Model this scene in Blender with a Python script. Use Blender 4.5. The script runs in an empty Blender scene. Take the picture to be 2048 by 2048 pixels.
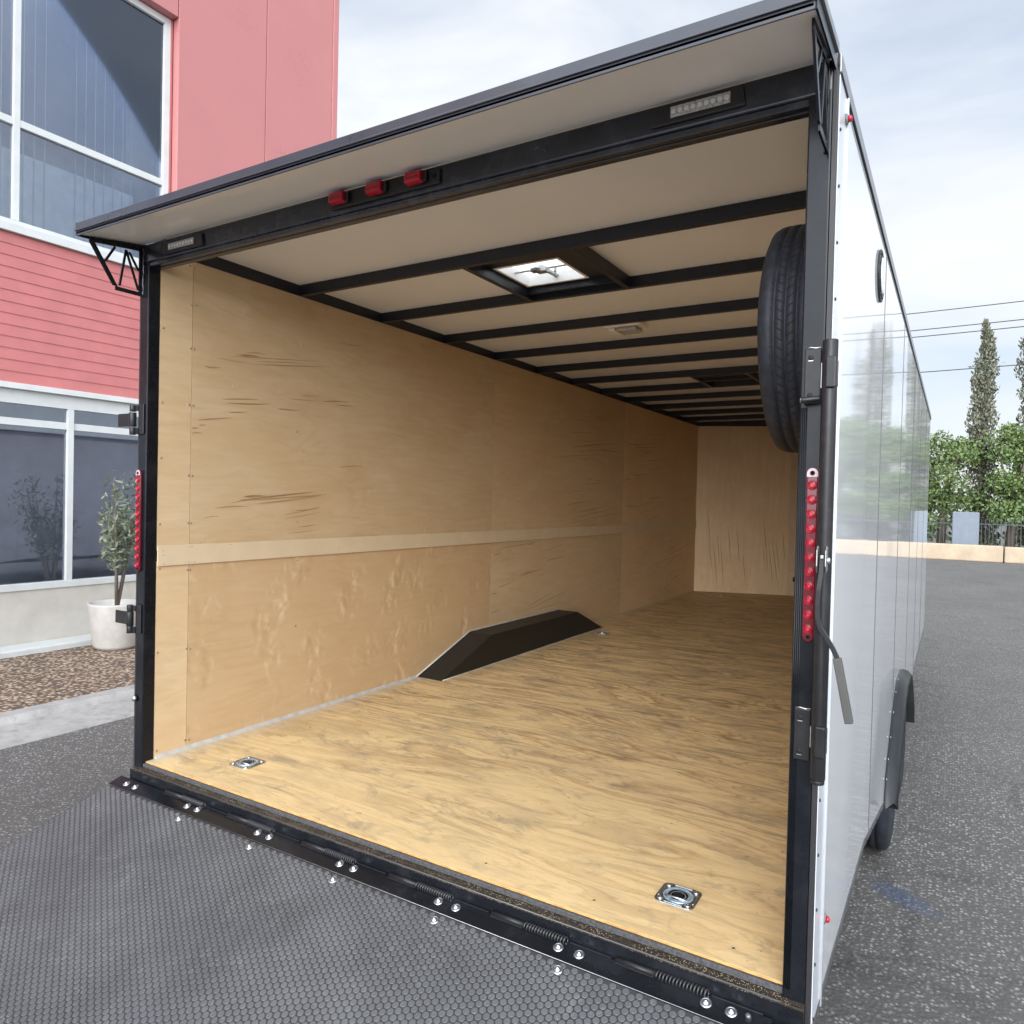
import bpy, bmesh, math, random
from mathutils import Vector, Matrix
R = math.radians
rnd = random.Random(7)
S = bpy.context.scene
COL = S.collection

# ---------------------------------------------------------------- camera
cam_d = bpy.data.cameras.new('camera')
cam = bpy.data.objects.new('camera', cam_d); COL.objects.link(cam)
cam_d.sensor_width = 36; cam_d.sensor_fit = 'HORIZONTAL'
cam_d.lens = 36 * 1457.94 / 2048
cam_d.clip_start = 0.05; cam_d.clip_end = 1000
cr = Vector((0.85456625, 0.51882045, 0.02327782)); cu = Vector((-0.02887541, 0.00271369, 0.99957933)); cf = Vector((-0.51853903, 0.85487892, -0.01730018))
M = Matrix(((cr.x, cu.x, -cf.x, 2.85301), (cr.y, cu.y, -cf.y, -1.78659), (cr.z, cu.z, -cf.z, 1.12846), (0, 0, 0, 1)))
cam.matrix_world = M
S.camera = cam
S.render.resolution_x = 1024; S.render.resolution_y = 1024

# ---------------------------------------------------------------- world, sun, exposure
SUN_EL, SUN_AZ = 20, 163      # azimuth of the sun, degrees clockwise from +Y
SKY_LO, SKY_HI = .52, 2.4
w = bpy.data.worlds.new("World"); S.world = w; w.use_nodes = True
nt = w.node_tree; nt.nodes.clear()
out = nt.nodes.new('ShaderNodeOutputWorld')
sky = nt.nodes.new('ShaderNodeTexSky'); sky.sky_type = 'NISHITA'; sky.sun_disc = False
sky.sun_elevation = R(SUN_EL); sky.sun_rotation = R(SUN_AZ); sky.dust_density = 1.5
b1 = nt.nodes.new('ShaderNodeBackground'); b1.inputs['Strength'].default_value = 0.06
nt.links.new(sky.outputs[0], b1.inputs['Color'])
tc = nt.nodes.new('ShaderNodeTexCoord')
mp = nt.nodes.new('ShaderNodeMapping'); mp.inputs['Scale'].default_value = (1.1, 1.6, 2.6)
nt.links.new(tc.outputs['Generated'], mp.inputs[0])
nz = nt.nodes.new('ShaderNodeTexNoise'); nz.inputs['Scale'].default_value = 2.0; nz.inputs['Detail'].default_value = 6; nz.inputs['Roughness'].default_value = 0.55; nz.inputs['Distortion'].default_value = .4
nt.links.new(mp.outputs[0], nz.inputs['Vector'])
rp = nt.nodes.new('ShaderNodeValToRGB'); rp.color_ramp.elements[0].position = .28; rp.color_ramp.elements[1].position = .68
rp.color_ramp.elements[0].color = (.6, .6, .6, 1); rp.color_ramp.elements[1].color = (.97, .97, .97, 1)
nt.links.new(nz.outputs[0], rp.inputs[0])
cc = nt.nodes.new('ShaderNodeValToRGB'); cc.color_ramp.elements[0].color = (.72, .81, .95, 1); cc.color_ramp.elements[1].color = (.90, .93, .97, 1)
cc.color_ramp.elements[0].position = .3; cc.color_ramp.elements[1].position = .62
nt.links.new(nz.outputs[0], cc.inputs[0])
b2 = nt.nodes.new('ShaderNodeBackground')
# thin overcast, brighter towards the veiled sun behind the camera
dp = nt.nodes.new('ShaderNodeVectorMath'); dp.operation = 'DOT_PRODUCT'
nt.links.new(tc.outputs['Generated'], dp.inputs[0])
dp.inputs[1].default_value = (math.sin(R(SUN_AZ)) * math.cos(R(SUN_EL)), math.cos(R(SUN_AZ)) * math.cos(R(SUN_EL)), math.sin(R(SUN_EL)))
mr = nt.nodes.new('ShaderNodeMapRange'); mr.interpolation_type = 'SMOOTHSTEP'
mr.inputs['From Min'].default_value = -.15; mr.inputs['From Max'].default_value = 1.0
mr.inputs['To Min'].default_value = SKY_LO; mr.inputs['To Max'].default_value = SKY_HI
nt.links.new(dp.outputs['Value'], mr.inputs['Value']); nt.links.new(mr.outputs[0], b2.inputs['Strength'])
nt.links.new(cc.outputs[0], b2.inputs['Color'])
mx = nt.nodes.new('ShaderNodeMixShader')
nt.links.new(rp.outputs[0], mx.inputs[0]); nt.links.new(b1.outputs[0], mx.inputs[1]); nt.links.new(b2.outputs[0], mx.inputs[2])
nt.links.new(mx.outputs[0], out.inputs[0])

sd = bpy.data.lights.new('sun', 'SUN'); sd.energy = 1.15; sd.angle = R(38); sd.color = (1, .98, .96)
sun = bpy.data.objects.new('sun', sd); COL.objects.link(sun)
az, el = R(SUN_AZ), R(SUN_EL)
sdir = Vector((math.sin(az) * math.cos(el), math.cos(az) * math.cos(el), math.sin(el)))
sun.rotation_euler = (-sdir).to_track_quat('-Z', 'Y').to_euler()
sun.location = sdir * 30
S.view_settings.view_transform = 'Standard'; S.view_settings.look = 'None'
S.view_settings.exposure = 1.12; S.view_settings.gamma = 1
S.render.engine = 'CYCLES'
S.cycles.max_bounces = 12; S.cycles.diffuse_bounces = 8; S.cycles.glossy_bounces = 6; S.cycles.transmission_bounces = 6; S.cycles.transparent_max_bounces = 8

# ---------------------------------------------------------------- material helpers
class NT:
    def __init__(s, name):
        s.m = bpy.data.materials.new(name); s.m.use_nodes = True
        s.t = s.m.node_tree; s.t.nodes.clear()
        s.o = s.t.nodes.new('ShaderNodeOutputMaterial'); s.p = s.t.nodes.new('ShaderNodeBsdfPrincipled')
        s.t.links.new(s.p.outputs[0], s.o.inputs[0])
        s.tc = s.t.nodes.new('ShaderNodeTexCoord').outputs['Object']
    def l(s, a, b): s.t.links.new(a, b)
    def put(s, sock, v):
        if hasattr(v, 'is_linked') or isinstance(v, bpy.types.NodeSocket): s.l(v, sock)
        else: sock.default_value = v
    def map(s, scale, loc=(0, 0, 0), rot=(0, 0, 0), src=None):
        n = s.t.nodes.new('ShaderNodeMapping'); n.inputs['Scale'].default_value = scale; n.inputs['Location'].default_value = loc; n.inputs['Rotation'].default_value = rot
        s.l(src or s.tc, n.inputs[0]); return n.outputs[0]
    def noise(s, vec, scale=5, detail=4, rough=.5, dist=0):
        n = s.t.nodes.new('ShaderNodeTexNoise'); s.l(vec, n.inputs['Vector'])
        n.inputs['Scale'].default_value = scale; n.inputs['Detail'].default_value = detail; n.inputs['Roughness'].default_value = rough; n.inputs['Distortion'].default_value = dist
        return n.outputs[0]
    def voro(s, vec, scale=5, feat='F1', out=0):
        n = s.t.nodes.new('ShaderNodeTexVoronoi'); n.feature = feat; s.l(vec, n.inputs['Vector']); n.inputs['Scale'].default_value = scale
        return n.outputs[out]
    def math(s, op, a, b=0.0, clamp=False):
        n = s.t.nodes.new('ShaderNodeMath'); n.operation = op; n.use_clamp = clamp
        s.put(n.inputs[0], a); s.put(n.inputs[1], b); return n.outputs[0]
    def ramp(s, fac, stops):
        n = s.t.nodes.new('ShaderNodeValToRGB'); s.l(fac, n.inputs[0]); e = n.color_ramp.elements
        while len(e) < len(stops): e.new(.5)
        for k, (p, c) in enumerate(stops):
            e[k].position = p; e[k].color = (c, c, c, 1) if isinstance(c, (int, float)) else (*c, 1)
        return n.outputs[0]
    def mix(s, fac, a, b, mode='MIX'):
        n = s.t.nodes.new('ShaderNodeMix'); n.data_type = 'RGBA'; n.blend_type = mode
        s.put(n.inputs[0], fac)
        for i, v in ((6, a), (7, b)):
            if isinstance(v, tuple): n.inputs[i].default_value = (*v, 1) if len(v) == 3 else v
            else: s.l(v, n.inputs[i])
        return n.outputs[2]
    def sep(s, src=None):
        n = s.t.nodes.new('ShaderNodeSeparateXYZ'); s.l(src or s.tc, n.inputs[0]); return n.outputs
    def comb(s, x, y, z):
        n = s.t.nodes.new('ShaderNodeCombineXYZ')
        for i, v in enumerate((x, y, z)): s.put(n.inputs[i], v)
        return n.outputs[0]
    def bump(s, h, strength=.3, dist=.01):
        n = s.t.nodes.new('ShaderNodeBump'); n.inputs['Strength'].default_value = strength; n.inputs['Distance'].default_value = dist
        s.l(h, n.inputs['Height']); s.l(n.outputs[0], s.p.inputs['Normal'])
    def set(s, color=None, rough=None, metal=None, spec=None, coat=None, coat_rough=None):
        P = s.p.inputs
        if color is not None: s.put(P['Base Color'], (*color, 1) if isinstance(color, tuple) else color)
        if rough is not None: s.put(P['Roughness'], rough)
        if metal is not None: P['Metallic'].default_value = metal
        if spec is not None: P['Specular IOR Level'].default_value = spec
        if coat is not None: P['Coat Weight'].default_value = coat
        if coat_rough is not None: P['Coat Roughness'].default_value = coat_rough
        return s.m

def paint(name, col, rough=.35, metal=0, var=.12, scale=6, bump=.0, spec=.5, coat=0, dirt=None, rvar=.1):
    n = NT(name)
    v = n.noise(n.map((1, 1, 1)), scale, 5, .6)
    a = tuple(c * (1 - var) for c in col); b = tuple(min(1, c * (1 + var)) for c in col)
    c = n.mix(n.ramp(v, [(.3, 0), (.7, 1)]), a, b)
    if dirt:
        d = n.noise(n.map((1, 1, 1)), dirt[1], 6, .7)
        c = n.mix(n.math('MULTIPLY', n.ramp(d, [(.5, 0), (.72, 1)]), dirt[2]), c, dirt[0])
    r = n.math('ADD', n.math('MULTIPLY', v, rvar * 2), rough - rvar)
    if bump: n.bump(n.noise(n.tc, 60, 3), bump, .002)
    return n.set(c, r, metal, spec, coat)

BLK = paint('black_frame_paint', (.0065, .0078, .0105), .22, spec=.28, coat=0, dirt=((.09, .095, .105), 7, .12))
BLKH = paint('dusty_lifted_header_paint', (.016, .019, .027), .24, spec=.55, dirt=((.13, .14, .16), 5, .28))  # dust patches are real; base also lifted to carry light reflected from below
BLKD = paint('black_bracket_paint', (.013, .013, .0145), .36, spec=.35, bump=.15, dirt=((.10, .10, .10), 30, .12))
BLKR = paint('black_bow_paint', (.009, .012, .020), .42)
SILL = None
CEIL = paint('pale_ceiling_liner', (.83, .84, .855), .32, var=.03, scale=2, spec=.4)
SOFF = paint('white_soffit_vinyl', (.90, .905, .91), .16, var=.03, scale=2, spec=.5)
ZINC = paint('zinc_plated_steel', (.56, .60, .64), .34, metal=1, var=.2, scale=40, rvar=.12)
ZINCB = paint('blue_zinc_steel', (.42, .54, .62), .25, metal=.55, var=.3, scale=60, rvar=.12)
STEEL = paint('worn_steel', (.45, .45, .44), .4, metal=1, var=.2, scale=40)
SCREW = paint('brass_screw_steel', (.45, .38, .30), .35, metal=1)
HOLE = paint('dark_hole', (.004, .004, .004), .7)
CAULK = paint('grey_caulk', (.42, .41, .38), .6, var=.2, scale=20, bump=.4)
FOAM = paint('dark_sealing_strip', (.06, .06, .062), .75, var=.5, scale=120, bump=.6)
REDL = paint('red_lens_plastic', (.42, .006, .022), .2, coat=.15, var=.1)
REDM = paint('red_lens_inner', (.13, .002, .010), .2)
REDD = paint('dark_red_lens_plastic', (.11, .004, .012), .15, coat=.4)
PINK = paint('sky_sheen_lens_tab', (.55, .38, .42), .25)  # pinkish tint paints the sky's reflection on the lens end
WHT = paint('white_plastic', (.86, .85, .82), .35, var=.04)
CLEAR = paint('clear_lens_plastic', (.42, .42, .41), .15, var=.5, scale=200)
TYRE = paint('tyre_rubber', (.013, .016, .023), .6, spec=.35, var=.3, scale=30, bump=.3, dirt=((.09, .085, .08), 40, .22))
RIM = paint('black_rim', (.02, .02, .02), .35)
WELL = paint('bedliner_black', (.010, .009, .008), .55, var=.4, scale=150, bump=.8)
TRIMW = paint('white_corner_trim', (.60, .63, .67), .22, var=.03, coat=.3)
TRIMG = paint('grey_aluminium_trim', (.30, .31, .32), .4, metal=.6, var=.15, scale=20)
SEAMB = paint('black_gasket', (.02, .02, .022), .5)
DOME = NT('translucent_vent_plastic')
DOME.t.nodes.remove(DOME.p)
_a = DOME.t.nodes.new('ShaderNodeBsdfTranslucent'); _a.inputs[0].default_value = (.97, .97, .95, 1)
_b = DOME.t.nodes.new('ShaderNodeBsdfTransparent'); _b.inputs[0].default_value = (.95, .97, .98, 1)
_m = DOME.t.nodes.new('ShaderNodeMixShader'); _m.inputs[0].default_value = .5
DOME.l(_a.outputs[0], _m.inputs[1]); DOME.l(_b.outputs[0], _m.inputs[2]); DOME.l(_m.outputs[0], DOME.o.inputs[0]); DOME = DOME.m

def birch(name, seed, tone=1.0, swirl=0.0, axis='y'):
    n = NT(name)
    o = (seed * 3.1, seed * 1.7, seed * 2.3)
    x0_, y0_, z0_ = n.sep()
    st = (5, 1.5, 11) if axis == 'y' else (14, 6, 1.1)
    g = n.noise(n.map(st, o), 2.2, 7, .62, .8)
    big = n.noise(n.map((1, .8, 1.5), o), 2.0, 5, .6, .8)
    c = n.mix(n.ramp(g, [(.3, 0), (.72, 1)]), (.62 * tone, .45 * tone, .26 * tone), (.71 * tone, .55 * tone, .355 * tone))
    c = n.mix(n.math('MULTIPLY', n.ramp(big, [(.38, 0), (.66, 1)]), .6), c, (.60 * tone, .415 * tone, .225 * tone))
    # rotary-cut grain: broad faint contour lines
    u_, v_ = (y0_, z0_) if axis == 'y' else (z0_, x0_)
    hh = n.noise(n.comb(n.math('ADD', n.math('MULTIPLY', u_, .55), o[0]), n.math('ADD', n.math('MULTIPLY', v_, 1.9), o[1]), o[2]), 1.5, 4, .5, .4)
    ln = n.ramp(n.math('ADD', n.math('MULTIPLY', n.math('SINE', n.math('ADD', n.math('MULTIPLY', hh, 90), n.math('MULTIPLY', v_, 30))), .5), .5), [(.55, 0), (1, 1)])
    lm = n.ramp(n.noise(n.map((1, 1, 1), (o[1], o[2], o[0])), 2.4, 3, .6), [(.45, 0), (.65, 1)])
    c = n.mix(n.math('MULTIPLY', n.math('MULTIPLY', ln, lm), .16), c, (.40 * tone, .25 * tone, .12 * tone))
    fine = n.noise(n.map((30, 3, 160) if axis == 'y' else (160, 30, 3), o), 4, 3, .6)
    c = n.mix(n.math('MULTIPLY', n.ramp(fine, [(.45, 0), (.75, 1)]), .10), c, (.42, .27, .14))
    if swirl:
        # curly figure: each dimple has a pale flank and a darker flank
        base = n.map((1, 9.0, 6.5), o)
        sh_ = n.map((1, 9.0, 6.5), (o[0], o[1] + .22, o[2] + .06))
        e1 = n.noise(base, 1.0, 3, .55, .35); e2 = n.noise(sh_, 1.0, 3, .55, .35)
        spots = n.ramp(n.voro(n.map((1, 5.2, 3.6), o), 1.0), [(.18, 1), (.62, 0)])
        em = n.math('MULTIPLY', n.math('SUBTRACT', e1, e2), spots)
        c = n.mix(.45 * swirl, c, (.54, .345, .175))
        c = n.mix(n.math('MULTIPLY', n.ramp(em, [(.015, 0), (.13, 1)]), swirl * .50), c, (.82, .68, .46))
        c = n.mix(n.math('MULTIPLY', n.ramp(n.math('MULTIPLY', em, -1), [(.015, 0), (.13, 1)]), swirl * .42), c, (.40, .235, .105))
    sc = n.ramp(n.noise(n.map((1, 9, 2.0), o, (.5, 0, 0)), 7, 2, .5, .6), [(.70, 0), (.76, 1)])
    c = n.mix(n.math('MULTIPLY', sc, .22), c, (.78, .68, .52))
    n.bump(g, .08, .002)
    return n.set(c, .46, 0, .35)

BIR = [birch('birch_veneer_a', 1, .83), birch('birch_veneer_b', 2, .89), birch('birch_veneer_c', 3, 1.08, .1), birch('birch_veneer_swirled', 4, .82, .9), birch('birch_veneer_pale', 5, .98), birch('birch_veneer_front', 6, 1.16, 0, 'z')]  # panels differ; far and front tones also lifted to paint light into the depth
STREAK = paint('mineral_streak', (.30, .18, .085), .5, var=.15)
STREAKL = paint('mineral_streak_soft', (.37, .235, .12), .5, var=.15)
BATTEN = paint('pale_sanded_batten', (.62, .50, .335), .5, var=.05, scale=8, dirt=((.55, .42, .26), 5, .25))

def plywood():
    n = NT('pine_plywood')
    x, y, z = n.sep()
    sheet = n.math('FLOOR', n.math('DIVIDE', y, 1.22))
    off = n.math('MULTIPLY', sheet, 3.7)
    v = n.comb(n.math('MULTIPLY', x, .42), n.math('ADD', n.math('MULTIPLY', y, 1.9), off), off)
    h = n.noise(v, 1.25, 3, .5, .45)
    jag = n.noise(n.comb(n.math('MULTIPLY', x, 1.6), n.math('MULTIPLY', y, 14), off), 2.5, 6, .68)
    ph = n.math('ADD', n.math('ADD', n.math('MULTIPLY', h, 74), n.math('MULTIPLY', y, 30)), n.math('MULTIPLY', jag, 6.5))
    s1 = n.math('ADD', n.math('MULTIPLY', n.math('SINE', ph), .5), .5)
    band = n.ramp(s1, [(.50, 0), (.72, .45), (.90, .8), (1, 1)])
    thin = n.ramp(n.math('ADD', n.math('MULTIPLY', n.math('SINE', n.math('MULTIPLY', ph, 2.7)), .5), .5), [(.80, 0), (.95, 1)])
    fine = n.noise(n.map((2.4, 110, 1)), 3, 6, .7)
    fib = n.noise(n.map((5, 260, 1)), 2, 3, .6)
    mod = n.ramp(n.noise(n.map((.8, 2.6, 1)), 2, 4, .6), [(.34, .15), (.64, 1)])
    c = n.mix(n.ramp(fine, [(.3, 0), (.7, 1)]), (.64, .455, .215), (.76, .575, .31))
    shc = n.ramp(n.math('DIVIDE', n.math('ADD', y, n.math('MULTIPLY', h, .8)), 8), [(.06, .40), (.24, .85), (1, .75)])
    c = n.mix(n.math('MULTIPLY', n.math('MULTIPLY', band, mod), shc), c, (.36, .215, .095))
    c = n.mix(n.math('MULTIPLY', n.math('MULTIPLY', thin, mod), n.math('MULTIPLY', shc, .85)), c, (.27, .155, .065))
    c = n.mix(n.math('MULTIPLY', n.ramp(fine, [(.53, 0), (.66, 1)]), .34), c, (.40, .26, .12))
    c = n.mix(n.math('MULTIPLY', n.ramp(fib, [(.60, 0), (.70, 1)]), .35), c, (.34, .21, .09))
    # scuffs and dirt, denser in the middle of the deck
    d1 = n.noise(n.map((1.0, 3.2, 1), (3, 1, 0)), 2.6, 8, .74, .6)
    far = n.math('MULTIPLY', n.ramp(n.math('DIVIDE', y, 8), [(0, .45), (.28, .8), (.5, 1), (.9, .7)]), .50)
    c = n.mix(n.math('MULTIPLY', n.ramp(d1, [(.46, 0), (.60, 1)]), far), c, (.235, .195, .145))
    rt = n.noise(n.map((.9, 1.6, 1), (9, 4, 0)), 3.4, 7, .72, 1.2)
    c = n.mix(n.math('MULTIPLY', n.ramp(rt, [(.54, 0), (.64, 1)]), .50), c, (.20, .165, .125))
    ch = n.noise(n.map((1, 1.6, 1), (2, 7, 0)), 24, 2, .5, 1.5)
    c = n.mix(n.math('MULTIPLY', n.ramp(ch, [(.745, 0), (.765, 1)]), .7), c, (.10, .06, .03))
    # chalky dust along the left wall
    ed = n.math('ADD', x, n.math('MULTIPLY', n.noise(n.map((4, 3, 1)), 4, 4, .6), .16))
    c = n.mix(n.math('MULTIPLY', n.ramp(ed, [(.07, 1), (.20, 0)]), .7), c, (.52, .46, .37))
    # joint between sheets
    fr = n.math('ABSOLUTE', n.math('SUBTRACT', n.math('FRACT', n.math('DIVIDE', y, 1.22)), .5))
    c = n.mix(n.ramp(fr, [(.4982, 0), (.4990, .8)]), c, (.10, .07, .04))
    n.bump(n.math('ADD', n.math('MULTIPLY', band, .5), fine), .25, .002)
    return n.set(c, n.math('ADD', n.math('MULTIPLY', fine, .2), .42), 0, .35)
PLY = plywood()
PLYE = paint('plywood_edge', (.60, .32, .10), .6, var=.35, scale=30)

def sillmat():
    n = NT('dusty_black_sill')
    sp = n.voro(n.map((1, 1, 1)), 230)
    cl = n.noise(n.tc, 9, 3, .6)
    f = n.math('MULTIPLY', n.ramp(sp, [(.18, 1), (.32, 0)]), n.ramp(cl, [(.36, 0), (.56, 1)]))
    c = n.mix(f, (.022, .017, .012), (.42, .34, .24))
    return n.set(c, .42, 0, .4)
SILL = sillmat()

def whiteside():
    n = NT('gloss_white_side_panel')
    x, y, z = n.sep()
    wv = n.noise(n.map((1, .8, .5)), 1.6, 1, .4)
    fr = n.noise(n.map((1, 2.5, 5)), 4, 3, .5)
    seg = n.math('ADD', n.math('MULTIPLY', wv, 1.0), n.math('MULTIPLY', fr, .006))
    n.bump(seg, .22, .03)
    dirt = n.noise(n.map((1, 2, 3)), 3, 6, .65)
    dz = n.ramp(n.math('MULTIPLY', n.math('ADD', z, .35), 1.0), [(.1, .3), (.8, 0)])
    c = n.mix(n.math('MULTIPLY', n.ramp(dirt, [(.4, 0), (.75, 1)]), dz), (.75, .77, .79), (.53, .52, .49))
    return n.set(c, .06, 0, .5, .4, .03)
SIDE = whiteside()

def asphalt():
    n = NT('asphalt')
    v = n.voro(n.map((1, 1, 1)), 62, 'F1', 1)
    v2 = n.voro(n.map((1, 1, 1)), 62)
    g = n.t.nodes.new('ShaderNodeSeparateColor'); n.l(v, g.inputs[0])
    pick = n.ramp(g.outputs[0], [(.0, .0), (.45, .15), (.7, .5), (.92, 1.0)])
    sp = n.math('MULTIPLY', pick, n.ramp(v2, [(.34, 1), (.52, .0)]))
    f = n.noise(n.tc, 260, 3, .7)
    big = n.noise(n.tc, .7, 5, .6)
    c = n.mix(n.ramp(f, [(.3, 0), (.7, 1)]), (.052, .050, .047), (.16, .153, .145))
    c = n.mix(sp, c, (.40, .385, .365))
    c = n.mix(n.math('MULTIPLY', n.ramp(big, [(.35, 0), (.7, 1)]), .5), c, (.085, .08, .075))
    ck = n.voro(n.map((1, 1, 1), (3, 2, 0), (0, 0, 0), n.comb(n.math('ADD', n.sep()[0], n.math('MULTIPLY', n.noise(n.tc, 2.2, 5, .6), .5)), n.sep()[1], 0)), .45, 'DISTANCE_TO_EDGE')
    c = n.mix(n.math('MULTIPLY', n.ramp(ck, [(.004, 1), (.010, 0)]), .25), c, (.018, .018, .018))
    ol = n.noise(n.tc, 1.9, 3, .5, 1)
    c = n.mix(n.math('MULTIPLY', n.ramp(ol, [(.60, 0), (.72, 1)]), .30), c, (.03, .03, .03))
    # spilled blue marking chalk beside the skirt
    x, y, z = n.sep()
    dx = n.math('DIVIDE', n.math('SUBTRACT', x, 2.70), .20); dy = n.math('DIVIDE', n.math('SUBTRACT', n.math('ADD', y, n.math('MULTIPLY', x, .55)), 3.58), .13)
    rr = n.math('ADD', n.math('POWER', n.math('ABSOLUTE', dx), 2.0), n.math('POWER', n.math('ABSOLUTE', dy), 2.0))
    rr = n.math('ADD', rr, n.math('MULTIPLY', n.noise(n.tc, 12, 6, .75, 1.5), 2.2))
    c = n.mix(n.math('MULTIPLY', n.ramp(n.math('MULTIPLY', rr, .4), [(.46, 1), (.72, 0)]), .42), c, (.045, .085, .19))
    n.bump(n.math('ADD', f, v2), .8, .006)
    return n.set(c, .75, 0, .35)
ASPH = asphalt()

def rubber():
    n = NT('grey_coin_rubber')
    f = n.noise(n.tc, 3, 6, .65); g = n.noise(n.tc, 160, 2)
    c = n.mix(n.ramp(f, [(.35, 0), (.7, 1)]), (.070, .073, .077), (.112, .115, .120))
    st_ = n.noise(n.map((9, 1.2, 1)), 5, 6, .75, .8)
    c = n.mix(n.math('MULTIPLY', n.ramp(st_, [(.56, 0), (.70, 1)]), .35), c, (.17, .17, .168))
    sc_ = n.noise(n.map((1, 1, 1), (4, 2, 0)), 6, 7, .78, 2.0)
    c = n.mix(n.math('MULTIPLY', n.ramp(sc_, [(.585, 0), (.60, 1), (.615, 0)]), .5), c, (.24, .24, .235))
    sp = n.ramp(n.voro(n.tc, 60), [(.03, 1), (.05, 0)])
    c = n.mix(n.math('MULTIPLY', sp, .4), c, (.4, .4, .38))
    n.bump(g, .12, .001)
    return n.set(c, .42, 0, .45)
RUB = rubber()
RUBG = paint('dark_rubber_base', (.034, .036, .038), .5, var=.2)

# ---------------------------------------------------------------- mesh helpers
class MB:
    def __init__(s): s.v = []; s.f = []; s.mi = []; s.sm = []
    def add(s, vs, fs, mi=0, smooth=False, T=None):
        b = len(s.v)
        s.v += [tuple(T(Vector(p))) if T else tuple(p) for p in vs]
        for f in fs: s.f.append([b + i for i in f]); s.mi.append(mi); s.sm.append(smooth)
        return s
    def box(s, x0, x1, y0, y1, z0, z1, mi=0, T=None):
        vs = [(x, y, z) for x in (x0, x1) for y in (y0, y1) for z in (z0, z1)]
        return s.add(vs, [(0, 1, 3, 2), (4, 6, 7, 5), (0, 4, 5, 1), (2, 3, 7, 6), (0, 2, 6, 4), (1, 5, 7, 3)], mi, False, T)
    def prism(s, pts, a, b, axis=0, mi=0, T=None, smooth=False):
        """polygon pts extruded along axis from a to b; pts are the two other coordinates in order"""
        def P(p, t): l = [p[0], p[1]]; l.insert(axis, t); return tuple(l)
        n = len(pts)
        vs = [P(p, a) for p in pts] + [P(p, b) for p in pts]
        s.add(vs, [tuple(range(n))[::-1], tuple(range(n, 2 * n))], mi, False, T)
        b0 = len(s.v) - 2 * n
        for i in range(n):
            j = (i + 1) % n; s.f.append([b0 + i, b0 + j, b0 + n + j, b0 + n + i]); s.mi.append(mi); s.sm.append(smooth)
        return s
    def tube(s, path, r, n=12, mi=0, T=None, cap=True):
        path = [Vector(p) for p in path]; rs = r if isinstance(r, (list, tuple)) else [r] * len(path)
        vs = []; prev = None
        for i, p in enumerate(path):
            d = (path[min(i + 1, len(path) - 1)] - path[max(i - 1, 0)]).normalized()
            if prev is None: prev = d.orthogonal().normalized()
            u = (prev - d * prev.dot(d)).normalized(); prev = u; v = d.cross(u)
            for k in range(n):
                t = 2 * math.pi * k / n; vs.append(p + (u * math.cos(t) + v * math.sin(t)) * rs[i])
        fs = [(i * n + k, i * n + (k + 1) % n, (i + 1) * n + (k + 1) % n, (i + 1) * n + k) for i in range(len(path) - 1) for k in range(n)]
        s.add(vs, fs, mi, True, T)
        if cap:
            b0 = len(s.v) - len(vs)
            s.f.append([b0 + k for k in range(n)][::-1]); s.mi.append(mi); s.sm.append(False)
            e = len(s.v) - n; s.f.append([e + k for k in range(n)]); s.mi.append(mi); s.sm.append(False)
        return s
    def lathe(s, prof, c, axis=(0, 0, 1), n=24, mi=0, T=None, smooth=True):
        """prof: (radius, height) pairs around axis through c"""
        a = Vector(axis).normalized(); u = a.orthogonal().normalized(); v = a.cross(u); c = Vector(c)
        vs = []
        for r, h in prof:
            for k in range(n):
                t = 2 * math.pi * k / n; vs.append(c + a * h + (u * math.cos(t) + v * math.sin(t)) * r)
        m = len(prof)
        fs = [(i * n + k, i * n + (k + 1) % n, (i + 1) * n + (k + 1) % n, (i + 1) * n + k) for i in range(m - 1) for k in range(n)]
        s.add(vs, fs, mi, smooth, T)
        b0 = len(s.v) - len(vs)
        for q in (0, m - 1):
            if prof[q][0] > 1e-5:
                s.f.append([b0 + q * n + k for k in range(n)]); s.mi.append(mi); s.sm.append(False)
        return s
    def build(s, name, mats, parent=None, bevel=0, seg=2, **tags):
        me = bpy.data.meshes.new(name); me.from_pydata([tuple(v) for v in s.v], [], s.f)
        for m in (mats if isinstance(mats, (list, tuple)) else [mats]): me.materials.append(m)
        me.polygons.foreach_set('material_index', s.mi); me.polygons.foreach_set('use_smooth', s.sm); me.update()
        if len(s.v) < 60000:
            bm = bmesh.new(); bm.from_mesh(me); bmesh.ops.recalc_face_normals(bm, faces=bm.faces); bm.to_mesh(me); bm.free()
        o = bpy.data.objects.new(name, me); COL.objects.link(o)
        if parent: attach(o, parent)
        if bevel:
            b = o.modifiers.new('bevel', 'BEVEL'); b.width = bevel; b.segments = seg; b.limit_method = 'ANGLE'; b.angle_limit = R(40)
        for k, v in tags.items(): o[k] = v
        return o
def attach(o, parent):
    o.parent = parent
    if parent.type == 'EMPTY': o.matrix_parent_inverse = Matrix.Translation(-parent.location)
def thing(name, label, cat, loc, group=None):
    o = bpy.data.objects.new(name, None); COL.objects.link(o); o.location = loc; o.empty_display_size = .2
    o['label'] = label; o['category'] = cat
    if group: o['group'] = group
    return o
def copy_part(src, parent, off, name=None, flip=None):
    """copy of one part mesh moved by off (shares its mesh data), under parent"""
    c = src.copy(); COL.objects.link(c); c.parent = parent
    base = Matrix.Translation(-parent.location) if parent.type == 'EMPTY' else Matrix.Identity(4)
    c.matrix_parent_inverse = base
    c.location = Vector(off)
    return c
G = -0.70     # ground level (the deck of the trailer is z = 0)
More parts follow.
